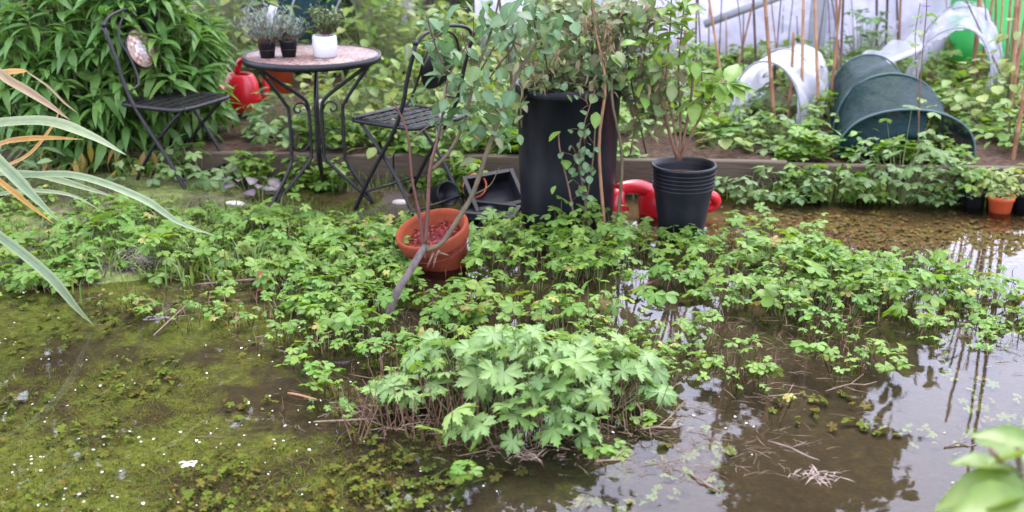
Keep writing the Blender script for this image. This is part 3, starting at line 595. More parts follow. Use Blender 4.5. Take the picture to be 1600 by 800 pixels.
# ---- plants of the bed behind the table
for nm, lab, px, py, Y, n, H, Rr, Ts, mat, sz, fl in [
    ('leafy_plant', 'yellow green leafy clump just behind the right table legs', 560, 205, 5.85, 60, .52, .26, T_OV, G_YEL, .095, None),
    ('leafy_plant', 'bright green clump between the table and the right chair seat', 610, 150, 6.3, 60, .50, .25, T_OV, G_BRIGHT, .09, None),
    ('leafy_plant', 'pale green clump seen between the legs of the table', 455, 215, 5.75, 40, .22, .22, T_AQ, G_AQ, .06, None),
    ('flowering_plant', 'pale pink flowered plant behind the right rim of the table', 590, 90, 7.4, 70, .75, .34, T_OV, G_YEL, .085, (G_WHITEF, 7, .05, 1.0)),
    ('flowering_plant', 'white flowered plant under the seat of the right chair', 520, 222, 5.72, 30, .20, .20, T_AQ, G_GC, .06, (G_WHITEF, 5, .028, 1.1)),
    ('leafy_plant', 'yellow green plant behind the seat of the right chair', 690, 190, 6.0, 60, .42, .28, T_OV, G_YEL, .085, None),
    ('leafy_plant', 'light green plant between the right chair and the tub', 765, 200, 5.8, 60, .48, .22, T_OV, G_BRIGHT, .08, None),
    ('leafy_plant', 'grey green plant on the soil behind the watering can', 350, 120, 7.3, 50, .5, .3, T_OV, G_AQ, .08, None),
]:
    b0 = bz(px, py, Y); leafy(nm, lab, b0, n, H, Rr, Ts, mat, sz, parts=True, flowers=fl)
extra = [('low yellow green leaves at the timber right of the table', 600, 5.72, 46, .22, .24, T_OV, G_YEL, .075), ('fresh green leaves low beneath the right chair', 670, 5.62, 46, .20, .22, T_AQ, G_GC, .06), ('pale clump low left of the black crate', 735, 5.66, 40, .22, .20, T_OV, G_BRIGHT, .07),
         ('lush yellow green clump right of the table legs', 540, 6.25, 60, .44, .26, T_OV, G_YEL, .09), ('green clump left of the white flowered plant', 480, 6.1, 50, .30, .22, T_OV, G_BRIGHT, .075), ('pale leafy clump behind the left table legs', 430, 6.0, 40, .26, .2, T_AQ, G_AQ, .06), ('lush green clump behind the chair seat', 650, 6.6, 60, .48, .3, T_OV, G_BRIGHT, .09), ('tall yellow green clump behind the chair back', 720, 6.4, 60, .56, .28, T_OV, G_YEL, .085), ('green clump at the left flank of the tub', 790, 6.1, 60, .5, .22, T_OV, G_GC, .075)]
for lab, px, Y, n, H, Rr, Ts, mat, sz in extra: leafy('leafy_plant', lab, bz(px, 150, Y), n, H, Rr, Ts, mat, sz, parts=Y < 6.2, up=.15)
for i, (px, Y, H, Rr, mat) in enumerate([(430, 8.4, .75, .45, G_AQ), (545, 8.8, .9, .5, G_GC), (660, 8.0, .65, .40, G_YEL), (740, 7.2, .55, .35, G_GC), (820, 7.6, .6, .4, G_AQ), (900, 7.0, .5, .4, G_GC)]):
    b0 = bz(px, 50, Y); lab = ['grey green bush beyond the potted lavender', 'mid green bush beyond the white pot', 'yellow green bush by the grey wooden post', 'green clump behind the right chair back', 'grey green clump left behind the tub', 'green clump right behind the tub'][i]
    leafy('far_bush', lab, b0, 150, H, Rr, T_OV, mat, .10, 'bush', parts=False, hollow=.1, up=.15)
FB = [(395, 7.6, .62, .36, G_YEL, 'yellow green bush left beyond the table'), (470, 9.6, 1.0, .5, G_GC, 'green bush far behind the lavender'), (560, 7.9, .7, .36, G_BRIGHT, 'bright bush between the white pot and the grey post'), (610, 9.8, 1.0, .5, G_AQ, 'grey green bush far behind the flowers'), (680, 8.9, .55, .36, G_BRIGHT, 'bright bush in front of the compost bay'), (700, 7.2, .6, .3, G_YEL, 'yellow green bush above the chair back'), (770, 8.9, .75, .4, G_GC, 'green bush right of the compost bay'), (840, 8.6, .8, .4, G_BRIGHT, 'bright bush far behind the tub'), (930, 8.6, .7, .4, G_GC, 'green bush left of the left fleece tunnel'), (330, 8.2, .9, .5, G_SMALL, 'dark bush beyond the lance-leaved bush'), (520, 11.0, 1.1, .7, G_GC, 'broad bush at the far end of the plot'), (400, 10.5, 1.1, .7, G_SMALL, 'dark bush at the far left end of the plot'), (800, 11.0, 1.2, .8, G_GC, 'broad bush behind the compost bay')]
for px, Y, H, Rr, mat, lab in FB: leafy('far_bush', lab, bz(px, 50, Y), 190, H, Rr, T_OV, mat, .10, 'bush', parts=False, hollow=.1, up=.12)
# ---- wooden post, dark boards, netting hood and bits at the far middle
q = bz(632, 60, 8.6); t = thing('wooden_post', 'grey weathered wooden post behind the flowers', 'post', q); box(MB(), (0, 0, .6), (.16, .14, 1.3)).build('shaft', WOODG, t, smooth=False); box(MB(), (0, 0, 1.262), (.19, .17, .022)).build('cap', WOODG, t, smooth=False)
q = bz(720, 60, 9.4); t = thing('compost_bay', 'dark brown slatted compost bay at the back of the plot', 'compost bay', q)
for k in range(6): box(MB(), (0, -.35, .10 + k * .165), (.80, .025, .145)).build('slat', WOODD, t, smooth=False)
for s in (-1, 1):
    box(MB(), (s * .38, -.31, .5), (.06, .05, 1.05)).build('post', WOODD, t, smooth=False)
    for k in range(6): box(MB(), (s * .41, .02, .10 + k * .165), (.025, .62, .145)).build('slat', WOODD, t, smooth=False)
def tunnel(name, label, loc, rot, hoops, cover, hoopmat, cat='cloche', flap=None, hr=.006, sag=.02, wrinkle=.006, skirt=0):
    """hoops: list of (y, halfwidth_left, halfwidth_right, height); cover stretched over them"""
    t = thing(name, label, cat, loc, rot); rows = []
    ang = np.linspace(math.pi, 0, 65)
    def ring(y, a, b, h, k=1.0):
        x = np.where(np.cos(ang) < 0, np.cos(ang) * a, np.cos(ang) * b); z = np.sin(ang) ** .72 * h * k
        return np.stack([x, np.full_like(x, y), z], -1)
    for i in range(len(hoops) - 1):
        for k in range(14):
            f = k / 14; h = [hoops[i][j] * (1 - f) + hoops[i + 1][j] * f for j in range(4)]
            g = ring(h[0], h[1] * (1 - .35 * sag * math.sin(f * math.pi)), h[2] * (1 - .35 * sag * math.sin(f * math.pi)), h[3], 1 - sag * 4 * f * (1 - f)); rows.append(g)
    rows.append(ring(*hoops[-1])); G = np.stack(rows)
    nz = fbm(G[..., 0] * 9 + 3, G[..., 1] * 7 + G[..., 2] * 8) + .6 * np.abs(fbm(G[..., 0] * 5 + 9 + G[..., 2] * 3, G[..., 1] * 22)) ; ctr = np.array([0, 0, .0]); d = G * np.array([1, 0, 1.0]); L_ = np.linalg.norm(d, axis=-1, keepdims=True) + 1e-6
    G = G + d / L_ * (nz[..., None] * wrinkle * 3 + .004)
    sheet(MB(), G).build('cover', cover, t)
    for y, a, b, h in hoops: mb = MB(); tube(mb, ring(y, a + hr * 1.2, b + hr * 1.2, h + hr * 1.2), hr, 6); mb.build('hoop', hoopmat, t)
    if flap:
        y, a, b, h = hoops[0 if flap > 0 else -1]; rr = ring(y, a, b, h); Gf = np.stack([rr * np.array([s, 1, s]) + np.array([0, .03 * (1 - s) + .03 * math.sin(9 * s), .0]) for s in np.linspace(.999, .25 if flap > 0 else .02, 9)])
        if flap > 0: Gf = Gf[:, :40]
        sheet(MB(), Gf).build('end_panel', cover, t)
    return t
f0 = gp(1414, 240, BED + .01)
tunnel('netting_tunnel', 'dark green netting tunnel cloche on hoops in the raised bed', (f0[0], 5.52, BED - .02), (0, 0, R(-3)), [(0, .335, .32, .25), (.40, .27, .28, .355), (.90, .215, .225, .375)], NET, surf('pale_hoop', (.03, .07, .068), (.055, .105, .10), 9), flap=1, hr=.006, sag=.09, wrinkle=.012)
q = bz(480, 20, 8.3); tunnel('netting_tunnel', 'dark netting tunnel far behind the potted plants', (q[0], 8.1, q[2]), (0, 0, R(75)), [(-.32, .25, .25, .50), (0, .25, .25, .52), (.32, .25, .25, .50)], NET, GREYM, flap=-1)
f1 = at(1178, 190, 6.25)
tunnel('fleece_cloche', 'small white fleece cloche behind the bamboo canes', (f1[0] + .02, 6.15, BED), (0, 0, R(-28)), [(0, .17, .20, .36), (.35, .18, .20, .38), (.7, .17, .19, .36)], FLEECE, GREYM, wrinkle=.03, sag=.1)
f1 = at(1490, 120, 7.05)
tunnel('fleece_cloche', 'white fleece cloche behind the green netting tunnel', (f1[0] - .02, 6.95, BED), (0, 0, R(-22)), [(0, .26, .19, .43), (.5, .27, .22, .50), (1.0, .24, .22, .48)], POLY, GREYM, wrinkle=.045, sag=.12)
f1 = bz(1120, 70, 8.7)
tunnel('fleece_tunnel', 'long white fleece tunnel left of the grey post', (f1[0] + .1, 9.0, BED), (0, 0, R(84)), [(-1.1, .38, .38, .44), (-.4, .38, .38, .50), (.3, .38, .38, .47), (1.1, .38, .38, .50)], FLEECE, GREYM, sag=.14, wrinkle=.09)
f1 = bz(1420, 90, 8.5)
tunnel('fleece_tunnel', 'tall white fleece tunnel right of the grey post', (f1[0], 9.0, BED), (0, 0, R(97)), [(-.75, .5, .5, .80), (0, .5, .5, .86), (.65, .5, .5, .82)], FLEECE, GREYM, sag=.12, wrinkle=.10, flap=None)
# ---- poles and clear cover of the cold frame
q = bz(1272, 105, 7.9); t = thing('metal_post', 'flat grey metal post in front of the white fleece', 'post', q); box(MB(), (0, 0, .55), (.11, .03, 1.25)).build('shaft', GREYM, t, smooth=False); box(MB(), (0, 0, 1.187), (.12, .04, .02)).build('cap', GREYM, t, smooth=False)
t = thing('frame_bar', 'grey bar sloping above the left white fleece', 'bar', at(1165, 14, 8.0)); d = at(1250, -22, 8.0) - at(1120, 26, 8.0); mb = MB(); tube(mb, [-d * .5 + np.array([0, 0, .0]), d * 1.3], .028, 8); mb.build('tube', GREYM, t)
t.location.z -= .0
mb = MB(); tube(mb, [d * .9, d * .9 + np.array([0, .0, -1.1])], .02, 8); mb.build('upright', GREYM, t)
a, b = at(1338, 118, 6.6), at(1452, 70, 7.1); t = thing('polythene_sheet', 'clear polythene sheet on a slope above the netting tunnel', 'sheet', (a + b) / 2)
e1 = (b - a) / 2; e2 = np.array([.02, .34, .02]); mb = MB(); uu = np.linspace(-1, 1, 24); vv = np.linspace(0, 1, 10)
sheet(mb, np.stack([[e1 * s + e2 * k + np.array([0, 0, .02 * math.sin(s * 9 + k * 5)]) for s in uu] for k in vv])); mb.build('film', POLY, t)
mb = MB(); tube(mb, [-e1, e1], .016, 8); mb.build('edge_roll', FLEECE, t); mb = MB(); tube(mb, [-e1 * .6 + e2 * .1, -e1 * .6 + e2 * .1 + np.array([0, 0, -.35])], .006, 6); tube(mb, [e1 * .8 + e2 * .1, e1 * .8 + e2 * .1 + np.array([0, 0, -.5])], .006, 6); mb.build('peg', GREYM, t)
q = at(776, 72, 7.6); t = thing('fleece_sheet', 'pale fleece hanging behind the rose stems', 'sheet', (q[0], 7.6, float(bedh(q[0], 7.6))))
uu = np.linspace(-.14, .22, 12); zz = np.linspace(0, .62, 12); sheet(MB(), np.stack([[(x, .03 * math.sin(x * 40 + z * 6), z) for x in uu] for z in zz])).build('cloth', FLEECE, t)
mb = MB(); tube(mb, [(-.14, .02, -.1), (-.14, .02, .66)], .008, 6); tube(mb, [(.22, .02, -.1), (.22, .02, .66)], .008, 6); mb.build('stake', CANE_D, t)
q = bz(1562, 90, 8.2); t = thing('compost_bin', 'bright green plastic compost bin behind the right canes', 'compost bin', (q[0] + .12, 8.5, BED))
lathe(MB(), [(.0001, 0), (.40, 0), (.41, .02), (.395, .25), (.39, .255), (.375, .50), (.37, .505), (.34, .8), (.0001, .8)], 40).build('body', GREENP, t)
lathe(MB(), [(.36, .79), (.365, .80), (.35, .83), (.2, .88), (.0001, .89)], 40).build('lid', GREENP, t)
# ---- bamboo canes
canes = [  # top px at row 0 / given row, foot px, foot row, material, radius
    (1086, 0, 1086, 150, CANE_D, .006, 'm'), (1092, 0, 1099, 160, CANE_D, .005, 'm'), (1107, 0, 1107, 100, CANE_D, .005, 'm'), (1111, 0, 1141, 190, CANE_L, .008, 'm'), (1072, 0, 1071, 110, CANE, .012, 'm'),
    (1175, 0, 1183, 130, CANE_D, .009, 'm'), (1178, 0, 1146, 130, CANE, .007, 'm'), (1196, 0, 1213, 205, CANE, .011, 'm'), (1218, 10, 1209, 130, CANE_D, .005, 'm'), (1236, 10, 1226, 110, CANE_D, .004, 'm'),
    (1259, 0, 1253, 195, CANE_L, .009, 'c'), (1276, 0, 1281, 196, CANE_L, .009, 'c'), (1310, 0, 1294, 190, CANE, .008, 'c'), (1316, 0, 1310, 186, CANE_D, .008, 'c'), (1306, 0, 1310, 175, CANE, .007, 'c'),
    (1371, 0, 1371, 100, CANE_D, .010, 'c'), (1388, 0, 1384, 100, CANE_D, .010, 'c'), (1400, 0, 1405, 95, CANE_D, .008, 'c'), (1409, 0, 1404, 100, CANE, .009, 'c'),
    (1527, 0, 1519, 130, CANE, .011, 'r'), (1532, 0, 1524, 120, CANE_L, .008, 'r'), (1548, 0, 1528, 130, CANE, .011, 'r'), (1556, 0, 1555, 110, CANE, .008, 'r'), (1567, 0, 1560, 120, CANE_L, .008, 'r'), (1577, 0, 1570, 130, CANE, .009, 'r'),
    (1588, 0, 1576, 190, CANE, .012, 'r'), (1597, 0, 1580, 160, CANE_L, .008, 'r'), (1604, 0, 1572, 205, CANE, .010, 'r'), (1612, 40, 1583, 246, CANE, .011, 'r'), (1592, 0, 1590, 150, CANE_D, .009, 'r'), (1500, -20, 1585, 150, CANE_D, .005, 'r')]
THINL = ['thin stake just left of the thick brown cane', 'thin stake between the pale leaning cane and the crossing canes', 'thin stake left of the dark grey cane, leaning left', 'thin stake right of the thick red-brown cane', 'thin stake between the two pale orange canes', 'thin stake leaning left, right of the close trio', 'thin stake before the left end of the tall fleece tunnel', 'thin stake just left of the close trio', 'thin stake right of the four dark canes', 'thin stake behind the green netting tunnel', 'thin stake leaning left across the compost bin', 'thin stake leaning right beside the thickest cane', 'thin stake behind the climber on the tub', 'leftmost thin stake, rising behind the tub']
thin = [(1060, 0, 1058, 120), (1128, 0, 1122, 130), (1150, 0, 1166, 140), (1205, 0, 1222, 150), (1288, 0, 1270, 130), (1300, 0, 1322, 140), (1330, 0, 1338, 110), (1296, 0, 1300, 120), (1425, 0, 1420, 90), (1480, 0, 1484, 100), (1540, 0, 1552, 140), (1583, 0, 1568, 150), (1010, 0, 1006, 130), (985, 0, 996, 120)]
short = [(1240, 50, 1231, 195, CANE, .010, 1.0), (1245, 25, 1245, 120, CANE_D, .005, 1.0), (1162, 16, 1160, 120, CANE_D, .006, 1.0), (1134, 25, 1134, 120, CANE, .006, 1.0)]
def cane(label, group, pxt, pyt, pxb, pyb, mat, r, L_=None):
    B = gp(pxb, pyb, BED); B[2] = float(bedh(B[0], B[1])) - .03; Tp = at(pxt, pyt, B[1] + U(-.03, .05)); d = Tp - B; l = np.linalg.norm(d); d /= l
    L_ = L_ or U(1.45, 1.8); L_ = l if L_ == 1.0 else max(L_, l + .05)
    t = thing('bamboo_cane', label, 'cane', B, group=group); mb = MB(); P = []; rr = []; n = int(L_ / .16) + 1
    bend = np.array([U(-.012, .012), U(-.01, .01), 0])
    for k in range(n):
        for f, q in ((-.006, 1), (0, 1.22), (.006, 1)):
            s = k * .16 + f + .01
            if s < L_: P.append(d * s + bend * math.sin(s / L_ * math.pi)); rr.append(r * q * (1 - .25 * s / L_))
    P.append(d * L_); rr.append(r * .72); tube(mb, P, rr, 7); mb.build('shaft', mat, t)
cl = {'m': ('bamboo cane among the canes left of the thick red-brown one', 'left canes'), 'c': 'c', 'r': ('bamboo cane in the dense cluster at the right edge', 'canes at the right edge')}
spec = {20: 'pale cane second from the left before the green compost bin', 22: 'upright brown cane in the middle of the green compost bin', 23: 'pale cane right of the middle of the green compost bin', 24: 'brown cane just right of the compost bin pale cane', 25: 'thickest brown cane in the cluster at the right edge', 26: 'pale cane beside the thickest one at the right edge', 27: 'brown cane leaning furthest right out of the picture', 29: 'dark upright cane in the cluster at the right edge', 30: 'thin dark cane slanting left across the right cluster', 3: 'pale straight bamboo cane leaning left over the small fleece cloche', 4: 'thick brown cane behind the plant in the black pot', 5: 'dark grey cane rising behind the small fleece cloche', 6: 'brown cane crossing behind the dark grey one, leaning right', 7: 'thick red-brown bamboo cane standing before the small fleece cloche',
        10: 'pale orange cane just left of the grey metal post', 11: 'pale orange cane just right of the grey metal post', 12: 'brown cane leaning left, foot leftmost of its trio', 13: 'dark cane on the right of its close trio', 14: 'brown cane in the middle of its close trio',
        15: 'dark cane leftmost of the four before the tall fleece tunnel', 16: 'dark cane second of the four before the tall fleece tunnel', 17: 'dark cane crossing a brown one before the tall fleece tunnel', 18: 'brown cane crossing a dark one before the tall fleece tunnel',
        19: 'brown cane at the left edge of the green compost bin', 21: 'brown cane leaning across the green compost bin', 28: 'brown cane nearest the timber edging at the right edge', 0: 'thin dark cane left of the pale leaning cane', 1: 'thin dark cane nearest the pale leaning cane', 2: 'short thin dark cane behind the pale leaning cane', 8: 'thin dark cane right of the thick red-brown cane', 9: 'thinnest dark cane left of the pale orange cane'}
for i, (a, b, c, d, m, r, g) in enumerate(canes):
    grp = 'bamboo canes standing in the raised bed'
    if i in spec: cane(spec[i], grp, a, b, c, d, m, r)
    else: cane('bamboo cane in the dense cluster at the right edge', 'canes clustered at the right edge', a, b, c, d, m, r)
for k, (a, b, c, d) in enumerate(thin): cane(THINL[k], 'thin stakes among the canes', a, b, c, d, CANE_D if k % 3 else CANE, U(.003, .005), U(1.0, 1.5))
for (a, b, c, d, m, r, L_), lab in zip(short, ('short blunt brown cane between the fleece cloche and the metal post', 'short thin dark cane beside the blunt brown one', 'short dark cane beside the crossing canes', 'short thin cane above the small fleece cloche')): cane(lab, 'bamboo canes standing in the raised bed', a, b, c, d, m, r, L_)
# ---- vegetables among the canes
veg = [('leafy green row plants behind the small fleece cloche', 1180, 75, 7.9, 70, .28, .34, T_OV, G_GC, .08), ('potato-like green plants left of the metal post', 1245, 90, 7.6, 80, .34, .36, T_OV, G_GC, .08),
       ('green row plants right of the metal post', 1310, 110, 7.3, 70, .32, .30, T_OV, G_GC, .08), ('fine-leaved sapling before the tall fleece tunnel', 1345, 95, 7.7, 80, .56, .17, T_AQ, G_AQ, .055), ('leafy plant at the foot of the four dark canes', 1392, 95, 7.6, 60, .34, .22, T_AQ, G_GC, .06),
       ('green plants inside the right fleece cloche', 1478, 120, 6.75, 50, .26, .20, T_OV, G_GC, .09), ('bean leaves low among the right canes', 1545, 190, 6.2, 60, .42, .24, T_RO, G_YEL, .065), ('bean leaves high on the right canes', 1585, 150, 6.35, 60, .62, .20, T_RO, G_YEL, .065),
       ('pale leafy plant at the right end of the timber edging', 1590, 215, 5.75, 40, .30, .18, T_RO, G_GC, .06), ('mixed greens between the pale orange canes', 1268, 160, 6.5, 70, .34, .30, T_OV, G_AQ, .08), ('mixed greens below the small fleece cloche', 1160, 205, 5.9, 60, .20, .24, T_AQ, G_GC, .06),
       ('greens at the foot of the thick red-brown cane', 1230, 215, 5.75, 60, .22, .25, T_AQ, G_AQ, .06), ('greens left of the netting tunnel mouth', 1310, 175, 6.1, 50, .26, .22, T_AQ, G_GC, .06), ('bushy green growth behind the left fleece tunnel', 1220, 5, 10.4, 160, .95, .7, T_OV, G_GC, .12),
       ('light green lettuce behind the black plastic pot', 1125, 235, 5.66, 20, .13, .13, T_RO, G_YEL, .07), ('dark greens on the soil right of the tub', 1010, 190, 6.0, 60, .30, .30, T_OV, G_GC, .07), ('tall greens between the tub and the left canes', 1040, 120, 6.9, 70, .45, .35, T_OV, G_BRIGHT, .08)]
for lab, px, py, Y, n, H, Rr, Ts, mat, sz in veg: leafy('vegetable_plant', lab, bz(px, py, Y), n, H, Rr, Ts, mat, sz, parts=(Y < 6.3), up=.2)
def bed_weeds():
    mb = MB(); L_ = {0: [], 1: [], 2: []}
    for i in range(1500):
        x = U(-1.5, 3.6); y = ty(x) + .07 + 3.2 * U(0, 1) ** 1.6
        if -1.75 < x < -1.05 and y < 6.7: continue
        if vnoise(np.array(x * 2.6 + 5), np.array(y * 2.6)) < (.50 if -1.6 < x < -.9 or (.25 < x < .95 and y < 6.2) else .30): continue
        z = float(bedh(x, y)); Rr = U(.03, .08); H = U(.03, .17)
        for k in range(random.randint(4, 8)):
            a = U(0, 6.28); r = Rr * U(.1, 1); L_[i % 3].append(((x + r * math.cos(a), y + r * math.sin(a), z + H * U(.3, 1)), a + U(-.6, .6), U(-.5, .5), U(-.4, .4), U(.028, .06)))
    for k, T in enumerate((T_OV[0], T_AQ[0], T_GC[0])):
        E = L_[k]; mb.scatter(T, rots(np.array([e[1] for e in E]), np.array([e[2] for e in E]), np.array([e[3] for e in E])) * np.array([e[4] for e in E])[:, None, None], np.array([e[0] for e in E]))
    tag(mb.build('bed_weeds', G_GC, kind='stuff'), 'low mixed weeds and seedlings covering the raised bed soil', 'weeds', kind='stuff')
bed_weeds()
def edging_weeds():
    mb = MB(); L_ = {0: [], 1: [], 2: []}
    for i in range(420):
        x = U(-2.3, 2.75); y = ty(x) - U(.03, .15)
        if vnoise(np.array(x * 4.3 + 50), np.array(y * 2)) < .55 or abs(x - .15) < .22: continue
        Rr = U(.03, .07); H = U(.04, .19)
        for k in range(random.randint(4, 8)):
            a = U(0, 6.28); r = Rr * U(.1, 1); L_[i % 3].append(((x + r * math.cos(a), min(y + r * math.sin(a), ty(x) - .03), H * U(.2, 1)), a + U(-.6, .6), U(-.6, .4), U(-.4, .4), U(.025, .055)))
    for k, T in enumerate((T_OV[0], T_AQ[0], T_AQ[1])):
        E = L_[k]; mb.scatter(T, rots(np.array([e[1] for e in E]), np.array([e[2] for e in E]), np.array([e[3] for e in E])) * np.array([e[4] for e in E])[:, None, None], np.array([e[0] for e in E]))
    tag(mb.build('edging_weeds', G_GC, kind='stuff'), 'mixed weeds growing along the foot of the timber edging', 'weeds', kind='stuff')
edging_weeds()
# ---- plants in front of the timber
front = [('lobed plant', 'grey green lobed plant nearest the black pot before the timber', 1165, 312, 26, .20, .15), ('x', 'low lobed plant before the timber below the thick red-brown cane', 1228, 312, 34, .24, .17), ('x', 'lobed plant before the timber left of the tall one', 1300, 312, 30, .22, .16),
         ('x', 'tall lobed plant in front of the netting tunnel mouth', 1385, 300, 70, .50, .23), ('x', 'lobed plant before the timber under the netting tunnel', 1450, 312, 36, .26, .17)]
for _, lab, px, py, n, H, Rr in front:
    q = gp(px, py); leafy('lobed_leaf_plant', lab, (q[0], min(q[1], ty(q[0]) - .10), -.02), n, H, Rr, T_AQ, G_AQ, .052, up=.22, flat=.7)
q = gp(1462, 318); leafy('pink_flower_plant', 'small mauve pink flowers beside the little black pot', (q[0] + .06, q[1] + .02, -.02), 14, .09, .08, T_AQ, G_AQ, .03, flowers=(G_PINK, 4, .022, 1.1))
SP = [(.0001, 0), (.042, 0), (.055, .085), (.059, .086), (.060, .108), (.054, .108), (.04, .012), (.0001, .012)]
for px, py, mat, lab, l2, lm in ((1527, 327, BLACKP, 'small black pot standing in the flood water by the timber', 'leafy plant in the small black pot by the timber', G_GC), (1570, 336, ORANGEP, 'small orange pot standing in the flood water by the timber', 'yellow green plant in the small orange pot', G_YEL), (1606, 330, BLACKP, 'small dark pot at the very right edge', 'yellow green plant in the pot at the right edge', G_YEL)):
    q = gp(px, py, 0); y = min(q[1] + .06, ty(q[0]) - .09)
    pot('plant_pot', lab, (q[0], y, -.03), SP, mat, fill=SOIL, fillz=(.05, .09)); leafy('potted_plant', l2, (q[0], y, .065), 34, .17, .10, T_AQ, lm, .042, up=.15)
t = thing('wiry_flower', 'thin flowering stem with one violet bloom before the netting tunnel', 'plant', gp(1440, 262, 0)); b0 = np.array(t.location)
P = [at(x, y, 5.36) - b0 for x, y in ((1440, 262), (1436, 180), (1441, 90), (1448, 10), (1446, -40))]; P[0][2] = -.02; mb = MB(); tube(mb, P, [.004, .0035, .003, .0025, .002], 5, sub=4); mb.build('stem', STEM_B, t)
P2 = [at(x, y, 5.38) - b0 for x, y in ((1436, 250), (1434, 150), (1430, 60), (1438, 5))]; mb = MB(); tube(mb, P2, .0022, 5, sub=4); mb.build('stem', STEM_B, t)
for x, y in ((1432, 25), (1452, 22), (1430, 38), (1455, 32), (1433, 55), (1436, 95), (1428, 68), (1434, 100), (1441, 155), (1458, 165), (1434, 48), (1415, 165)): leafobj(t, T_AQ[0], G_YEL if y > 45 else G_GC, at(x, y, 5.37) - b0, one(U(0, 6.28), U(-.8, .1), U(-.4, .4)), U(.03, .045))
mb = MB(); mb.scatter(T_RO[0], rots(np.arange(6) * 1.05, np.full(6, .3), np.zeros(6)) * .028, np.tile(at(1447, 11, 5.36) - b0, (6, 1))); mb.build('flower', G_VIO, t)
# ================================================================== CLIMBER IN THE TUB
def climber():
    b0 = np.array([BIN[0], BIN[1], .50]); p = thing('climbing_plant', 'straggling climber with drying flower heads filling the black tub', 'plant', b0)
    stems = [[(948, 352, 4.62), (936, 230, 4.64), (946, 130, 4.66), (930, 40, 4.78), (925, -40, 4.8)], [(962, 345, 4.64), (972, 250, 4.66), (956, 150, 4.68), (965, 60, 4.82), (990, -30, 4.9)],
             [(905, 350, 4.62), (890, 300, 4.61), (876, 240, 4.62), (872, 205, 4.64)], [(905, 330, 4.61), (925, 260, 4.61), (930, 200, 4.63)], [(860, 140, 4.9), (850, 80, 4.9), (835, 30, 4.85), (845, -40, 4.85)], [(900, 140, 4.95), (905, 60, 4.95), (890, -50, 4.95)],
             [(925, 140, 4.9), (925, 60, 4.86), (924, -40, 4.84)], [(985, 240, 4.8), (1000, 150, 4.8), (1010, 60, 4.85), (1030, -20, 4.9)], [(1010, 240, 4.9), (985, 120, 4.85), (975, 20, 4.9)], [(830, 140, 4.85), (815, 165, 4.64), (815, 200, 4.64)]]
    for k, st in enumerate(stems):
        P = [at(*q) - b0 for q in st]
        if st[0][1] > 300: P[0][2] = -.53
        mb = MB(); r = .0075 if k < 2 else .0045; tube(mb, P, [r * (1 - .5 * i / len(P)) for i in range(len(P))], 6, sub=5); mb.build('stem', STEM_B if k in (2, 7) else (CANE if k == 0 else STEM_O), p)
    cl = [(880, 132, 4.74, 46, 90, 14), (950, 125, 4.74, 30, 50, 26), (860, 60, 4.85, 60, 70, 55), (930, 60, 4.85, 60, 60, 60), (900, 110, 4.85, 70, 80, 28), (985, 60, 4.85, 70, 50, 60), (1000, 130, 4.85, 50, 50, 40), (870, 20, 4.85, 50, 70, 25), (840, 120, 4.80, 30, 45, 18), (1010, 170, 4.85, 24, 25, 45), (960, 20, 4.9, 50, 70, 25), (1010, 20, 4.95, 30, 40, 25)]
    n = 0; mb = MB(); mbd = MB()
    for cx, cy, Y, k, sx, sy in cl:
        for i in range(k * 2):
            q = at(cx + random.gauss(0, sx * .5), cy + random.gauss(0, sy * .5), Y + U(-.12, .16)) - b0; s = U(.03, .075); M = one(U(0, 6.28), U(-1.1, .3), U(-.7, .7)); T = random.choice(T_OV + [T_RO[1]])
            rr = U(0, 1)
            if rr < .20: mbd.scatter(T_LANCE[3], (M * s)[None], q[None])
            elif n < 280 and rr < .68: leafobj(p, T, G_CLIMB, q, M, s); n += 1
            else: mb.scatter(T, (M * s)[None], q[None])
    mb.build('foliage', G_CLIMB, p, kind='stuff'); mbd.build('dry_foliage', G_DRY, p, kind='stuff')
    for x, y in ((950, 45), (952, 70), (1038, 105), (945, 90), (830, 120), (1030, 110), (915, 40), (870, 90)):      # drying seed heads
        q = at(x, y, 4.68) - b0; K = 60; h = MB(); h.scatter(T_NEEDLE[0], rots(rng.uniform(0, 6.28, K), rng.uniform(-1.3, 1.3, K), np.zeros(K)) * .04, np.tile(q, (K, 1)) + rng.normal(0, .012, (K, 3))); h.build('seed_head', leaf_dry, p)
    for x, y, s, m in ((876, 205, .075, G_BRIGHT), (884, 250, .075, G_BRIGHT), (932, 175, .075, G_BRIGHT), (905, 290, .05, G_BRIGHT), (868, 290, .045, G_BRIGHT), (920, 200, .05, G_CLIMB), (955, 85, .08, G_BRIGHT), (965, 80, .07, G_CLIMB), (818, 180, .06, G_CLIMB), (815, 160, .05, G_CLIMB), (812, 210, .05, G_AQ), (935, 345, .07, G_BRIGHT), (945, 335, .06, G_BRIGHT)): leafobj(p, T_OV[0], m, at(x, y, 4.62) - b0, one(U(3.5, 5.9), U(-.9, .2), U(-.3, .3)), s)
    vn = [at(x, y, 4.615) - b0 for x, y in ((918, 352), (912, 300), (904, 250), (910, 205), (922, 165), (930, 140))]; mb = MB(); tube(mb, vn, [.004, .0035, .003, .003, .0025, .002], 5, sub=4); mb.build('vine', STEM_B, p)
    for i in range(44):                                                # round bluish leaflets before the tub
        q = at(908 + random.gauss(0, 14), 225 + random.gauss(0, 38), 4.605 + U(-.02, .02)) - b0; v0 = min(vn, key=lambda v_: np.linalg.norm(v_ - q)); tw = MB(); tube(tw, [v0, (v0 + q) / 2 + np.array([0, -.005, .008]), q], .0011, 4); tw.build('twig', STEM_B, p); leafobj(p, T_RO[0], G_ROSE, q, one(U(3.6, 5.8), U(-1.2, -.2), U(-.3, .3)), U(.022, .036))
leaf_dry = G_DRY
climber()
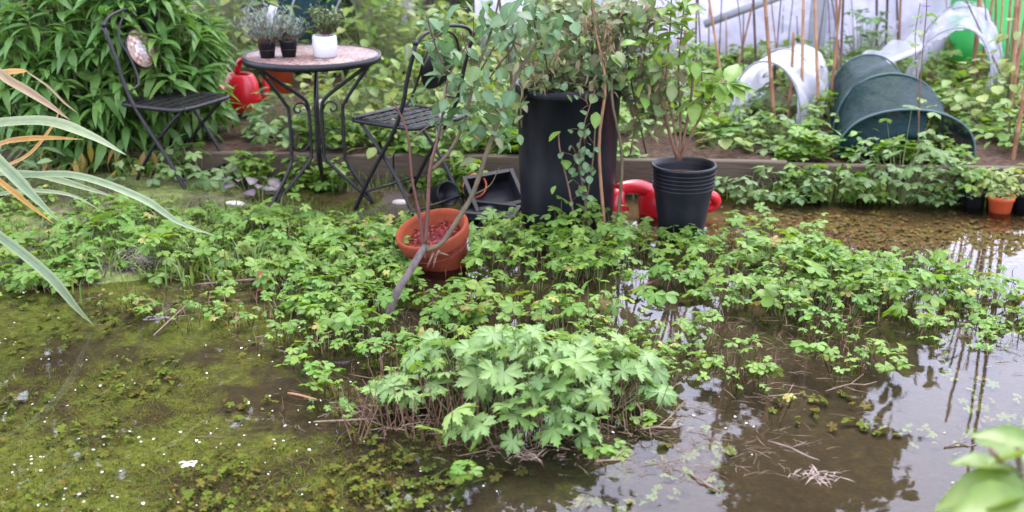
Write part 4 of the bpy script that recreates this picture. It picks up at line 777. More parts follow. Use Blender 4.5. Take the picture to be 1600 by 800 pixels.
# ---- leggy shrub in the black pot
def potshrub():
    b0 = np.array([pp[0], pp[1], .26]); p = thing('leggy_shrub', 'leggy bright green shrub growing in the black ribbed pot', 'shrub', b0)
    Y = pp[1]
    st = [[(1060, 250), (1052, 190), (1040, 130), (1046, 60), (1050, -20)], [(1062, 250), (1063, 180), (1060, 110), (1066, 40), (1072, -20)], [(1063, 250), (1085, 200), (1110, 160), (1135, 125)], [(1058, 250), (1035, 170), (1028, 120), (1020, 60)], [(1064, 240), (1080, 150), (1085, 90)], [(1058, 245), (1046, 205), (1036, 150)]]
    for k, s in enumerate(st):
        P = [at(x, y, Y + (.0, .03, -.06, .05, .06, -.02)[k] * i / 3) - b0 for i, (x, y) in enumerate(s)]; mb = MB(); tube(mb, P, [.0065 * (1 - .13 * i) for i in range(len(P))], 6, sub=5); mb.build('stem', STEM_B, p)
    for x, y, n, s in ((1040, 40, 14, .085), (1072, 30, 12, .09), (1085, 85, 14, .085), (1040, 100, 14, .08), (1062, 140, 14, .075), (1095, 150, 12, .085), (1010, 120, 12, .075), (1020, 75, 12, .08), (1050, 5, 14, .09), (1100, 110, 8, .08), (1030, 170, 8, .07), (1085, 180, 6, .07)):
        for i in range(n): leafobj(p, random.choice(T_OV), G_BRIGHT if U(0, 1) < .7 else G_CLIMB, at(x + random.gauss(0, 17), y + random.gauss(0, 15), Y + U(-.10, .10)) - b0, one(U(0, 6.28), U(-.9, .35), U(-.5, .5)), s * U(.7, 1.15))
    for yw, pi, s in ((.2, -.1, .13), (1.0, .7, .13), (2.6, -.2, .10), (5.2, -.35, .12), (4.1, -.5, .12), (5.9, -.2, .13)): leafobj(p, T_OV[0], G_BRIGHT, at(1138, 130, Y - .06) - b0, one(yw, pi, .1), s)
    for yw, pi, s in ((3.4, -.2, .10), (4.6, -.5, .10), (.4, -.1, .09)): leafobj(p, T_OV[1], G_BRIGHT, at(1085, 160, Y - .04) - b0, one(yw, pi, .1), s)
potshrub()
# ================================================================== ROSE SHRUB BEFORE THE TERRACOTTA POT
def rose():
    b0 = gp(600, 492, 0); b0[2] = -.03; p = thing('rose_shrub', 'tall rose shrub with grey leaning trunk and blue-green leaves', 'shrub', b0)
    def Yz(i, y0, y1, n): return y0 + (y1 - y0) * i / (n - 1)
    st = [([(600, 492), (617, 463), (638, 428), (655, 399), (664, 384)], 3.76, 4.0, [.0165, .0145, .013, .0135, .012], BARK),
          ([(662, 388), (656, 340), (644, 280), (638, 215), (626, 180), (610, 152)], 4.0, 4.02, [.009, .008, .0065, .006, .005, .003], STEM_R),
          ([(664, 385), (668, 330), (672, 265), (684, 215), (693, 170), (700, 120)], 4.0, 4.08, [.012, .010, .009, .007, .006, .004], STEM_R),
          ([(672, 268), (700, 240), (722, 200), (732, 165), (745, 110), (770, 40), (785, -30)], 4.05, 4.15, [.009, .009, .0085, .008, .007, .005, .004], STEM_O),
          ([(664, 392), (690, 380), (712, 348), (738, 305), (760, 240), (782, 180), (800, 135), (818, 100), (842, 62)], 3.98, 4.22, [.012, .0125, .0125, .012, .012, .011, .010, .009, .006], STEM_O),
          ([(800, 135), (796, 90), (788, 45), (780, 0), (776, -50)], 4.2, 4.2, [.0085, .008, .0075, .007, .006], STEM_O),
          ([(740, 130), (765, 85), (785, 50), (795, 10)], 4.15, 4.2, [.005, .0045, .004, .003], STEM_R), ([(760, 130), (780, 100), (800, 75), (808, 40)], 4.2, 4.2, [.005, .0045, .004, .003], STEM_R),
          ([(700, 120), (720, 85), (738, 55), (740, 25)], 4.08, 4.1, [.004, .004, .003, .002], STEM_R), ([(640, 220), (665, 200), (690, 188)], 4.02, 4.05, [.003, .003, .002], STEM_O), ([(745, 110), (730, 80), (722, 50)], 4.12, 4.1, [.004, .003, .002], STEM_R), ([(782, 180), (765, 160), (752, 140)], 4.17, 4.1, [.004, .003, .002], STEM_R), ([(760, 240), (775, 225), (782, 205)], 4.15, 4.1, [.004, .003, .002], STEM_O), ([(684, 215), (700, 200), (720, 192)], 4.04, 4.06, [.004, .003, .002], STEM_R), ([(818, 100), (800, 60), (805, 20)], 4.2, 4.16, [.004, .003, .002], STEM_R), ([(738, 305), (765, 290), (780, 262)], 4.1, 4.1, [.004, .003, .002], STEM_O), ([(656, 340), (640, 320), (634, 300)], 4.0, 3.97, [.003, .002, .0015], STEM_R), ([(842, 62), (835, 25), (850, -30)], 4.2, 4.2, [.006, .005, .004], STEM_O), ([(700, 120), (680, 70), (665, 20)], 4.06, 4.02, [.004, .004, .003], STEM_R)]
    for k, (pts, y0, y1, r, m) in enumerate(st):
        P = [at(x, y, Yz(i, y0, y1, len(pts))) - b0 for i, (x, y) in enumerate(pts)]; r = [q_ * (1 if k == 0 else .74) for q_ in r]
        if k == 0: P[0][2] = -.03
        mb = MB(); tube(mb, P, r, 9, sub=5); mb.build('trunk' if k == 0 else 'branch', m, p)
    K = 9
    for i in range(K): # snags and thorns on the crown
        q = at(668 + U(-8, 22), 388 + U(-8, 12), 3.99) - b0; mb = MB(); tube(mb, [q, q + np.array([U(-.03, .04), U(-.03, .01), U(-.06, .03)])], [.006, .002], 6); mb.build('snag', STEM_B, p)
    cl = [(664, 22, 6, .095, 14, 12), (655, 68, 4, .09, 12, 8), (700, 50, 10, .085, 18, 14), (712, 75, 8, .08, 20, 10), (690, 110, 10, .075, 18, 12), (700, 165, 14, .075, 26, 14), (735, 135, 14, .075, 24, 20), (745, 180, 14, .075, 26, 18), (770, 165, 10, .07, 20, 14), (755, 45, 6, .07, 14, 14), (795, 30, 14, .085, 20, 16), (835, 30, 16, .08, 26, 14), (860, 45, 10, .08, 16, 12), (815, 60, 8, .07, 22, 16), (780, 215, 8, .075, 16, 12), (790, 90, 8, .06, 20, 30), (835, 5, 12, .08, 36, 10), (690, 190, 8, .08, 16, 8), (750, 5, 6, .08, 20, 8), (690, 30, 6, .07, 30, 8), (715, 120, 8, .06, 14, 12), (800, 180, 6, .065, 14, 30)]
    for x, y, n, s, sx, sy in cl:
        for i in range(int(n * 1.3)):
            q = at(x + random.gauss(0, sx), y + random.gauss(0, sy), 4.14 + U(-.14, .1)) - b0; leafobj(p, random.choice(T_OV + [T_RO[0]]), G_ROSE if U(0, 1) < .85 else G_CLIMB, q, one(U(0, 6.28), U(-.95, .1), U(-.5, .5)), s * U(.5, .95))
    leafobj(p, T_OV[1], G_AUT, at(748, 222, 4.12) - b0, one(2.2, .8, .5), .06); leafobj(p, T_OV[1], G_AUT, at(970 - 200, 205, 4.12) - b0, one(.2, -.4, .5), .04)
rose()
# ================================================================== GERANIUM CLUMP
def geranium():
    b0 = np.array([.02, 3.06, 0]); p = thing('geranium_clump', 'large pale green geranium clump standing in the flood water', 'plant', b0)
    random.seed(21); A = []; B = []; pts = []; i = 0; tries = 0
    lumps = [(U(-.30, .34), U(-.17, .20), U(-.03, .05)) for _ in range(9)]
    while i < 250 and tries < 14000:
        tries += 1
        a = U(0, 6.283); f = math.sqrt(U(0, 1)); x = .43 * f * math.cos(a); y = .29 * f * math.sin(a)
        if vnoise(np.array(x * 11 + 3), np.array(y * 11 + 8)) < .20 + .14 * f: continue
        if x < -.22 and y < -.06 and U(0, 1) < .6: continue
        if x > .26 and y < -.1 and U(0, 1) < .4: continue
        lz = sum(h * math.exp(-((x - u) ** 2 + (y - v_) ** 2) / .012) for u, v_, h in lumps)
        z = .035 + (.135 * (1 - f ** 2.2)) * U(.35, 1.15) + lz + U(-.025, .04)
        if z < .02 or any((x - u) ** 2 + (y - v_) ** 2 + (z - w_) ** 2 * .8 < .028 ** 2 for u, v_, w_ in pts): continue
        pts.append((x, y, z))
        young = U(0, 1) < .3; s = U(.018, .036) if young else random.choice([U(.036, .05), U(.044, .062), U(.056, .074)])
        yaw = math.atan2(y, x) + U(-1.2, 1.2) if f > .4 else U(0, 6.28)
        M = one(yaw, -U(-.45, .95) * (.5 + .6 * f), U(-.6, .6))
        e = np.array([x, y, z]); leafobj(p, random.choice(T_GER), G_BRIGHT if (young and U(0, 1) < .35) else G_GER, e, M, s)
        A.append(np.array([x * .72 + U(-.02, .02), y * .72 + U(-.02, .02), -.03])); B.append(e); i += 1
    mid = [(a + b) * .5 + np.array([U(-.015, .015), U(-.015, .015), .01]) for a, b in zip(A, B)]
    mb = MB(); sticks(mb, A, mid, .0024, .002); sticks(mb, mid, B, .002, .0015); mb.build('stalks', STEM_G, p, kind='stuff')
    K = 210; ang = rng.uniform(0, 6.28, K); f = np.sqrt(rng.uniform(.3, 1.15, K)); a0 = np.stack([.42 * f * np.cos(ang), .28 * f * np.sin(ang), np.full(K, -.03)], 1); a0[:90, 0] = rng.uniform(-.46, -.14, 90); a0[:90, 1] = rng.uniform(-.25, .06, 90)
    e0 = a0 + np.stack([rng.normal(0, .03, K), rng.normal(0, .03, K), rng.uniform(.05, .16, K)], 1); sticks(MB(), a0, e0, .0024, .0014).build('old_stalks', STEM_B, p, kind='stuff')
    K = 240; ang = rng.uniform(0, 6.28, K); f = np.sqrt(rng.uniform(.4, 1.25, K)); a0 = np.stack([.44 * f * np.cos(ang), .27 * f * np.sin(ang) - .01, rng.uniform(.0, .03, K)], 1); d = rng.normal(0, 1, (K, 3)) * np.array([.035, .03, .02]); sticks(MB(), a0, a0 + d, .0014, .0009).build('dead_stalks', STRAW, p, kind='stuff')
geranium()
# ================================================================== GROUND COVER
def inpoly(x, y, P):
    c = False; j = len(P) - 1
    for i in range(len(P)):
        xi, yi = P[i]; xj, yj = P[j]
        if (yi > y) != (yj > y) and x < (xj - xi) * (y - yi) / (yj - yi) + xi: c = not c
        j = i
    return c
def area(poly): return [tuple(gp(x, y)[:2]) for x, y in poly]
DENSE = [area(a) for a in ([(400, 385), (560, 370), (630, 380), (640, 440), (560, 520), (600, 560), (500, 545), (440, 490), (400, 430)], [(735, 372), (800, 352), (980, 362), (1140, 368), (1280, 385), (1290, 420), (1100, 445), (900, 440), (760, 430)],
    [(1280, 390), (1420, 420), (1540, 440), (1560, 480), (1420, 490), (1230, 500), (1120, 480), (1140, 440)], [(-20, 330), (200, 335), (420, 345), (420, 415), (330, 425), (130, 425), (130, 445), (60, 455), (-20, 455)], [(420, 350), (640, 350), (640, 372), (420, 380)], [(600, 520), (690, 500), (1000, 500), (1050, 560), (1040, 620), (980, 560), (700, 540), (640, 590)])]
MIDD = [area(a) for a in ([(400, 440), (700, 440), (1000, 445), (1280, 490), (1300, 540), (1210, 590), (1040, 610), (1040, 520), (700, 510), (600, 590), (540, 610), (440, 570)], [(120, 400), (400, 380), (420, 440), (130, 440)], [(1380, 410), (1620, 420), (1620, 530), (1420, 520), (1380, 480)])]
LOW = [area(a) for a in ([(1010, 490), (1300, 495), (1560, 490), (1600, 530), (1420, 560), (1250, 600), (1150, 650), (1040, 650)], [(430, 560), (560, 580), (590, 650), (500, 640)], [(680, 420), (900, 420), (1000, 470), (880, 500), (700, 500)], [(150, 430), (420, 425), (440, 560), (330, 520), (160, 470)])]
def groundcover():
    mbs = {}; A = []; B = []; cents = []
    def add(x, y, nl, sp, H, s0):
        z0 = min(0, float(hgt(np.array(x), np.array(y))))
        for k in range(nl):
            a = U(0, 6.283); r = sp * math.sqrt(U(0, 1)); h = H * U(.35, 1.1) * (1 - .4 * (r / sp) ** 2) + .008
            e = np.array([x + r * math.cos(a), y + r * math.sin(a), h]); A.append((x + .3 * r * math.cos(a), y + .3 * r * math.sin(a), z0)); B.append(e)
            T = random.choice([0, 1, 2, 3, 3, 3]); mbs.setdefault(T, []).append((e, a + U(-.8, .8), U(-.6, .35), U(-.5, .5), s0 * U(.5, 1.25)))
    def ok(x, y, d): return all((x - u) ** 2 + (y - v_) ** 2 > d * d for u, v_ in cents)
    def blocked(x, y):
        if (x - BIN[0]) ** 2 + (y - BIN[1]) ** 2 < .25 ** 2 or (x - pp[0]) ** 2 + (y - pp[1]) ** 2 < .15 ** 2: return True
        if (x - pt[0]) ** 2 + (y - pt[1] - .1) ** 2 < .15 ** 2: return True
        return ((x - .02) / .36) ** 2 + ((y - 3.03) / .24) ** 2 < 1
    for polys, dmin, dens, hh in ((DENSE, .058, 1.0, .10), (MIDD, .075, 1.0, .035), (LOW, .060, 1.0, .012)):
        for P in polys:
            x0, x1 = min(q[0] for q in P), max(q[0] for q in P); y0, y1 = min(q[1] for q in P), max(q[1] for q in P); tr = int((x1 - x0) * (y1 - y0) / dmin ** 2 * 3)
            for _ in range(tr):
                x, y = U(x0, x1), U(y0, y1)
                if inpoly(x, y, P) and not blocked(x, y) and ok(x, y, dmin) and (vnoise(np.array(x * 4.5), np.array(y * 4.5)) > (.15 if polys is DENSE else .40 if polys is MIDD else .58)):
                    cents.append((x, y)); add(x, y, random.randint(4, 9) if polys is DENSE else random.randint(2, 6), U(.03, .085), (hh if y > 3.62 else hh * .6) * U(.45, 1.2) * (.45 + 1.1 * float(vnoise(np.array(x * 3 + 9), np.array(y * 3)))), random.choice([.020, .028, .034, .040, .048] if y > 3.62 and polys is not LOW else [.014, .018, .022, .028]) * U(.9, 1.15))
    Ts = [T_GC[0], T_GC[1], T_GC[2], T_GCT[0]]; mb = MB()
    for k, L_ in mbs.items():
        mb.scatter(Ts[k], rots(np.array([e[1] for e in L_]), np.array([e[2] for e in L_]), np.array([e[3] for e in L_])) * np.array([e[4] for e in L_])[:, None, None], np.array([e[0] for e in L_]))
    p = thing('ground_cover', 'bright green lobed ground cover spreading through the flood water', 'ground cover'); p['kind'] = 'stuff'
    K = 150; I = rng.integers(0, len(B), K); yl = MB(); yl.scatter(T_GC[1], rots(rng.uniform(0, 6.28, K), rng.normal(-.3, .4, K), rng.normal(0, .4, K)) * rng.uniform(.015, .035, K)[:, None, None], np.array(B)[I] + rng.normal(0, .02, (K, 3)) * np.array([1, 1, .3])); yl.build('yellowed_leaves', G_YOLD, p, kind='stuff')
    mb.build('foliage', G_GC, p, kind='stuff'); sticks(MB(), A, B, .0016, .0011).build('stems', STEM_G, p, kind='stuff')
    return cents
CENTS = groundcover()
# single sprigs that stand clear of the mass
sprigs = [(470, 570, 9, .06, .045, 'sprig standing alone in the water left of the geranium'), (502, 582, 6, .04, .035, 'small low sprig just right of the lone left sprig'), (940, 706, 10, .06, .035, 'sprig at the front right foot of the geranium'), (995, 655, 6, .05, .04, 'small sprig off the right side of the geranium'), (735, 735, 5, .05, .012, 'half drowned sprig below the geranium front'),
          (600, 245 + 200, 4, .04, .05, 'sprig beside the rose trunk'), (1390, 545, 7, .05, .03, 'sprig at the edge of the open water'), (1275, 545, 7, .06, .035, 'sprig right of the geranium among the dark reflections'), (1185, 575, 7, .05, .03, 'sprig close to the right of the geranium'), (1110, 560, 8, .055, .04, 'sprig between the geranium and the ground cover'),
          (1270, 352 + 10, 10, .06, .10, 'tall sprig at the edge of the brown gravel'), (1195, 352, 10, .08, .10, 'spreading sprig before the timber right of the black pot'), (640, 545, 8, .05, .06, 'sprig left behind the geranium'), (350, 465, 6, .05, .05, 'sprig at the left edge of the open water'), (1560, 510, 8, .05, .04, 'sprig at the right edge of the open water'), (1150, 345, 6, .05, .06, 'sprig at the foot of the black pot')]
for px, py, n, Rr, H, lab in sprigs:
    q = gp(px, py); leafy('water_sprig', lab, (q[0], q[1], -.02), n, H + .02, Rr, T_GC, G_GC, .036, hollow=.1, tilt=(-.35, .2), group='single sprigs in the flood water', base_r=.1, sr=.0014)
# ---- dark dead stubble inside the cover, lawn and grass
def blades(n, gen, hmin, hmax, wd, mat, name, label, lean=.5, cat='grass'):
    V = []; F = []; mb = MB(); P = [gen() for _ in range(n)]; P = np.array([q for q in P if q is not None]); K = len(P)
    h = rng.uniform(hmin, hmax, K); a = rng.uniform(0, 6.28, K); l = rng.uniform(0, lean, K) * h; w_ = rng.uniform(.6, 1.3, K) * wd
    dx = np.stack([np.cos(a), np.sin(a), 0 * a], 1); sd_ = np.stack([-np.sin(a), np.cos(a), 0 * a], 1); z = np.array([0, 0, 1.0])
    m1 = P + dx * (l * .35)[:, None] + z * (h * .6)[:, None]; tip = P + dx * l[:, None] + z * (h * (1 - .2 * lean))[:, None]
    V = np.stack([P - sd_ * w_[:, None], P + sd_ * w_[:, None], m1 - sd_ * (w_ * .7)[:, None], m1 + sd_ * (w_ * .7)[:, None], tip], 1).reshape(-1, 3)
    F0 = np.array([(0, 1, 3), (0, 3, 2), (2, 3, 4)]); F = (F0[None] + (np.arange(K) * 5)[:, None, None]).reshape(-1, 3); mb.add(V, F)
    return tag(mb.build(name, mat, kind='stuff'), label, cat, kind='stuff')
def g_lawn():
    px, py = U(-40, 720), U(285, 372); q = gp(px, py); h = float(hgt(np.array(q[0]), np.array(q[1])))
    if vnoise(np.array(q[0] * 6), np.array(q[1] * 6)) < .35: return None
    return (q[0], q[1], h - .004)
blades(11000, g_lawn, .008, .034, .0022, G_GRASS, 'lawn_grass', 'short wet grass round the feet of the table')
def g_tall():
    px, py = random.gauss(265, 95), random.gauss(385, 28); q = gp(px, py); return (q[0], q[1], -.02)
blades(1500, g_tall, .05, .15, .004, G_GRASS, 'tall_grass', 'tangled taller grass at the left shore', 1.2)
def g_edge():
    px, py = U(420, 640), random.gauss(395, 30); q = gp(px, py); return (q[0], q[1], -.03)
blades(500, g_edge, .04, .13, .003, G_GRASS, 'grass_tuft', 'grass blades mixed into the ground cover', .9)
def g_tim():
    x = U(-2.2, 2.7); return (x, ty(x) - U(.03, .16), -.02)
blades(1500, g_tim, .04, .14, .003, G_GRASS, 'edging_grass', 'grass along the foot of the timber edging', .8)
def g_stub():
    c = random.choice(CENTS); return (c[0] + random.gauss(0, .05), c[1] + random.gauss(0, .05), -.03)
blades(5200, g_stub, .03, .10, .0016, STEM_B, 'dead_stubble', 'dark dead stubble between the ground cover', .8, 'stubble')
def g_stub2():
    px, py = random.choice([(1215, 385), (1290, 385), (1240, 375), (1400, 405), (1460, 410), (1190, 375)]); q = gp(px + random.gauss(0, 28), py + random.gauss(0, 7)); return (q[0], q[1], -.03)
blades(700, g_stub2, .04, .11, .002, STEM_B, 'dry_stalks', 'dark dry stalks behind the ground cover at the gravel edge', .5, 'stalks')
# ---- drowned weeds, petals, straw
def flat_scatter(n, gen, Ts, mat, smin, smax, name, label, cat, tilt=.25):
    mb = MB()
    for T in Ts:
        P = [gen() for _ in range(n // len(Ts))]; P = np.array([q for q in P if q is not None]); K = len(P)
        mb.scatter(T, rots(rng.uniform(0, 6.28, K), rng.normal(0, tilt, K), rng.normal(0, tilt, K)) * rng.uniform(smin, smax, K)[:, None, None], P)
    return tag(mb.build(name, mat, kind='stuff'), label, cat, kind='stuff')
def g_weed():
    px, py = U(-40, 720), U(450, 830)
    if px > 380 and py < 690 and U(0, 1) < .85: return None
    q = gp(px, py); f = vnoise(np.array(q[0] * 5 + 40), np.array(q[1] * 5))
    if f < .42: return None
    return (q[0], q[1], float(hgt(np.array(q[0]), np.array(q[1]))) + U(.003, .03))
flat_scatter(3000, g_weed, [T_GC[0], T_GC[2], T_RO[0]], G_SUB, .008, .020, 'drowned_weeds', 'small drowned weeds under the water on the left', 'weeds', .35)
def g_weed2():
    px, py = U(560, 1620), U(520, 830); q = gp(px, py)
    if vnoise(np.array(q[0] * 4 + 11), np.array(q[1] * 4)) < .62: return None
    return (q[0], q[1], float(hgt(np.array(q[0]), np.array(q[1]))) + U(.005, .03))
flat_scatter(1100, g_weed2, [T_GC[0], T_GC[2]], G_SUB, .012, .026, 'drowned_leaves', 'drowned leaves under the water on the right', 'weeds', .35)
def g_subgrass():
    px, py = U(-40, 640), U(540, 840)
    if px > 330 and py < 650: return None
    q = gp(px, py); return (q[0], q[1], float(hgt(np.array(q[0]), np.array(q[1]))))
blades(9000, g_subgrass, .006, .018, .0014, G_SUB, 'drowned_grass', 'drowned mossy lawn on the left', 3.0)
def g_pet():
    px = abs(random.gauss(0, 330)) - 20; py = U(490, 830)
    if U(0, 1) < .25: px = U(0, 1500); py = U(620, 820)
    q = gp(px, py)
    if vnoise(np.array(q[0] * 5 + 3), np.array(q[1] * 5)) < .45: return None
    return (q[0], q[1], .003)
flat_scatter(250, g_pet, [T_RO[0], T_OV[0]], PETAL, .003, .010, 'fallen_petals', 'white petals floating on the flood water', 'petals', .04)
def g_chip():
    px, py = U(1130, 1640), U(322, 405); q = gp(px, py); return (q[0], q[1], float(hgt(np.array(q[0]), np.array(q[1]))) + U(.0, .012))
flat_scatter(2600, g_chip, [T_RO[0], T_LANCE[2]], leafmat('leaf_litter', [(.16, .075, .024), (.24, .125, .045), (.10, .045, .018), (.28, .20, .09), (.13, .11, .035)], .1, .7), .012, .03, 'leaf_litter', 'brown leaf litter on the flooded gravel path', 'litter', .15)
def straw(n, gen, name, label, l0, l1, r, mat):
    A = []; B = []; C = []; rr = []
    for i in range(n):
        x, y, a = gen(); l = l0 + (l1 - l0) * U(0, 1) ** 2.2; z = U(-.001, .004); b = a + random.gauss(0, .45); m = np.array([x, y, z + U(0, .004)])
        A.append(m - np.array([math.cos(a), math.sin(a), U(0, .06)]) * l * .5); B.append(m); C.append(m + np.array([math.cos(b), math.sin(b), U(-.06, .03)]) * l * .5); rr.append(r * U(.35, 1.15))
    rr = np.array(rr); mb = MB(); sticks(mb, A, B, rr * .7, rr); sticks(mb, B, C, rr, rr * .4)
    return tag(mb.build(name, mat, kind='stuff'), label, 'debris', kind='stuff')
def s1():
    c, sx, sy = random.choice([((1250, 610), 90, 40), ((1010, 690), 70, 18), ((820, 700), 80, 14), ((1180, 560), 80, 30), ((1320, 500), 80, 14), ((1130, 690), 70, 20), ((1560, 540), 50, 18), ((1060, 730), 90, 12)]); q = gp(random.gauss(c[0], sx), random.gauss(c[1], sy)); return q[0], q[1], random.gauss(0, .9)
straw(900, s1, 'floating_straw', 'pale straw drifting right of the geranium', .008, .085, .0010, STRAW)
def s2():
    c, sx, sy = random.choice([((270, 470), 70, 22), ((470, 620), 60, 60), ((300, 430), 90, 10), ((560, 650), 60, 30), ((380, 500), 60, 30)]); q = gp(random.gauss(c[0], sx), random.gauss(c[1], sy)); return q[0], q[1], random.gauss(0, .8)
straw(130, s2, 'floating_debris', 'dark twiggy debris drifting on the left', .02, .10, .0016, TWIG)
# larger sticks, one by one
for (x0, y0), (x1, y1), r, m, lab in [((785, 500), (828, 488), .006, STRAW, 'short pale stick floating behind the geranium'), ((985, 455), (1080, 420), .0045, CANE, 'brown stick lying through the ground cover'), ((240, 525), (300, 470), .0035, TWIG, 'bent dark twig floating near the left shore'), ((450, 615), (495, 625), .004, CANE, 'short orange stem floating left of the geranium'),
                                       ((490, 660), (590, 655), .003, STRAW, 'thin pale stalk floating left front of the geranium'), ((1000, 672), (1060, 668), .0035, STRAW, 'pale reed floating right of the geranium'), ((930, 722), (985, 718), .003, STRAW, 'pale reed floating at the front right of the geranium'), ((1200, 690), (1280, 720), .003, TWIG, 'thin dark twig on the bright water'),
                                       ((1075, 740), (1125, 770), .003, TWIG, 'thin dark twig below the floating straw'), ((1475, 700), (1525, 695), .003, TWIG, 'thin dark twig on the bright water at the right'), ((1290, 612), (1370, 597), .002, STRAW, 'long straw on the dark reflection'), ((310, 445), (470, 432), .005, TWIG, 'long drab stick along the left shore'), ((455, 356), (570, 352), .018, surf('rotten_wood', (.10, .07, .05), (.24, .17, .13), 30, .9, .6), 'rotten grey-brown plank on the grass below the table'), ((560, 530), (600, 545), .003, STRAW, 'pale stem floating behind the left sprigs'), ((1200, 620), (1250, 616), .0025, STRAW, 'pale split reed in the dark reflection')]:
    A, B = gp(x0, y0), gp(x1, y1); c = (A + B) / 2; t = thing('floating_stick' if r < .01 else 'rotten_plank', lab, 'stick' if r < .01 else 'plank', (c[0], c[1], .012 if r > .01 else .002)); mid = np.array([U(-.01, .01), U(-.01, .01), .004])
    mb = MB(); tube(mb, [A - c, (A - c) * .5 + mid * .6, mid, (B - c) * .5 - mid * .4, B - c], [r * .7, r, r * .9, r, r * .5], 7, sub=2); mb.build('shaft', m, t)
    if r < .004: mb = MB(); tube(mb, [mid, (B - c) * .4 + np.array([.02, .05, .012])], [r * .7, r * .3], 5); mb.build('side_shoot', m, t)
def blob(name, label, cat, px, py, s, mat, T=None, n=3, z=.004, part='petal'):
    q = gp(px, py); t = thing(name, label, cat, (q[0], q[1], z)); T = T or T_RO[1]
    for i in range(n): leafobj(t, T, mat, np.array([random.gauss(0, .45) * s, random.gauss(0, .28) * s, U(0, .004)]), one(U(0, 6.28), random.gauss(.05, .15), U(-.3, .3)), s * U(.45, .8), part)
blob('fallen_flower', 'largest white petal cluster floating at the lower left', 'flower', 292, 727, .022, PETAL, n=16)
blob('fallen_flower', 'pale petal flake near the water of the left shore', 'flower', 37, 458, .012, PETAL, n=5)
blob('dead_flower_head', 'faded mauve flower head floating near the left shore', 'flower', 248, 500, .04, leafmat('faded_flower', [(.10, .075, .09), (.16, .125, .14)], .2, .8), n=22)
blob('dead_leaf_clump', 'pale bleached leaf clump floating in the tree reflection', 'leaf clump', 1275, 745, .06, leafmat('bleached_leaf', [(.26, .20, .17), (.34, .27, .22), (.2, .14, .12)], .2, .8), n=46, T=T_NEEDLE[0], part='blade')
blob('dead_leaf_clump', 'pale straw coloured leaf clump at the geranium foot', 'leaf clump', 820, 715, .06, leafmat('straw_leaf', [(.26, .20, .14), (.2, .14, .1)], .2, .8), n=40, T=T_NEEDLE[0], part='blade')
blob('blue_scrap', 'scrap of blue plastic in the ground cover', 'litter', 1165, 474, .035, BLUEP, n=2, z=.015)
q = gp(405, 455); t = thing('plant_label', 'rusty brown plant marker upright in the left ground cover', 'label', (q[0], q[1], -.03), (R(-8), R(6), R(20))); box(MB(), (0, 0, .06), (.022, .003, .09)).build('plate', surf('rust', (.16, .055, .03), (.26, .10, .05), 30, .8), t, smooth=False); box(MB(), (0, .003, .0), (.005, .003, .12)).build('spike', TWIG, t, smooth=False)
q = gp(300, 400 + 20); K = 220; mb = MB(); P = np.tile((gp(225, 415) + np.array([0, 0, .03])), (K, 1)) + rng.normal(0, 1, (K, 3)) * np.array([.04, .04, .02]); sticks(mb, P, P + np.stack([rng.normal(.02, .05, K), rng.normal(-.04, .04, K), rng.uniform(-.05, .03, K)], 1), .0011); tag(mb.build('dead_grass_tuft', surf('bleached_grass', (.28, .24, .18), (.42, .37, .29), 20, .9), kind='stuff'), 'tuft of bleached dead grass at the left shore', 'grass', kind='stuff')
# pale stones by the table feet
for px, py, s, lab in ((365, 321, .045, 'pale flat stone in the grass left of the table'), (425, 296, .04, 'pale yellowish stone behind the left table foot'), (625, 318, .03, 'small pale stone behind the terracotta pot')):
    q = gp(px, py); t = thing('flat_stone', lab, 'stone', (q[0], q[1], .004)); mb = MB(); lathe(mb, [(.0001, -.01), (s, -.008), (s * 1.1, .002), (s * .8, .012), (.0001, .015)], 11, 1.2, .7); o = mb.build('stone', surf('pale_stone', (.35, .33, .28), (.52, .5, .42), 30, .8, .4), t)
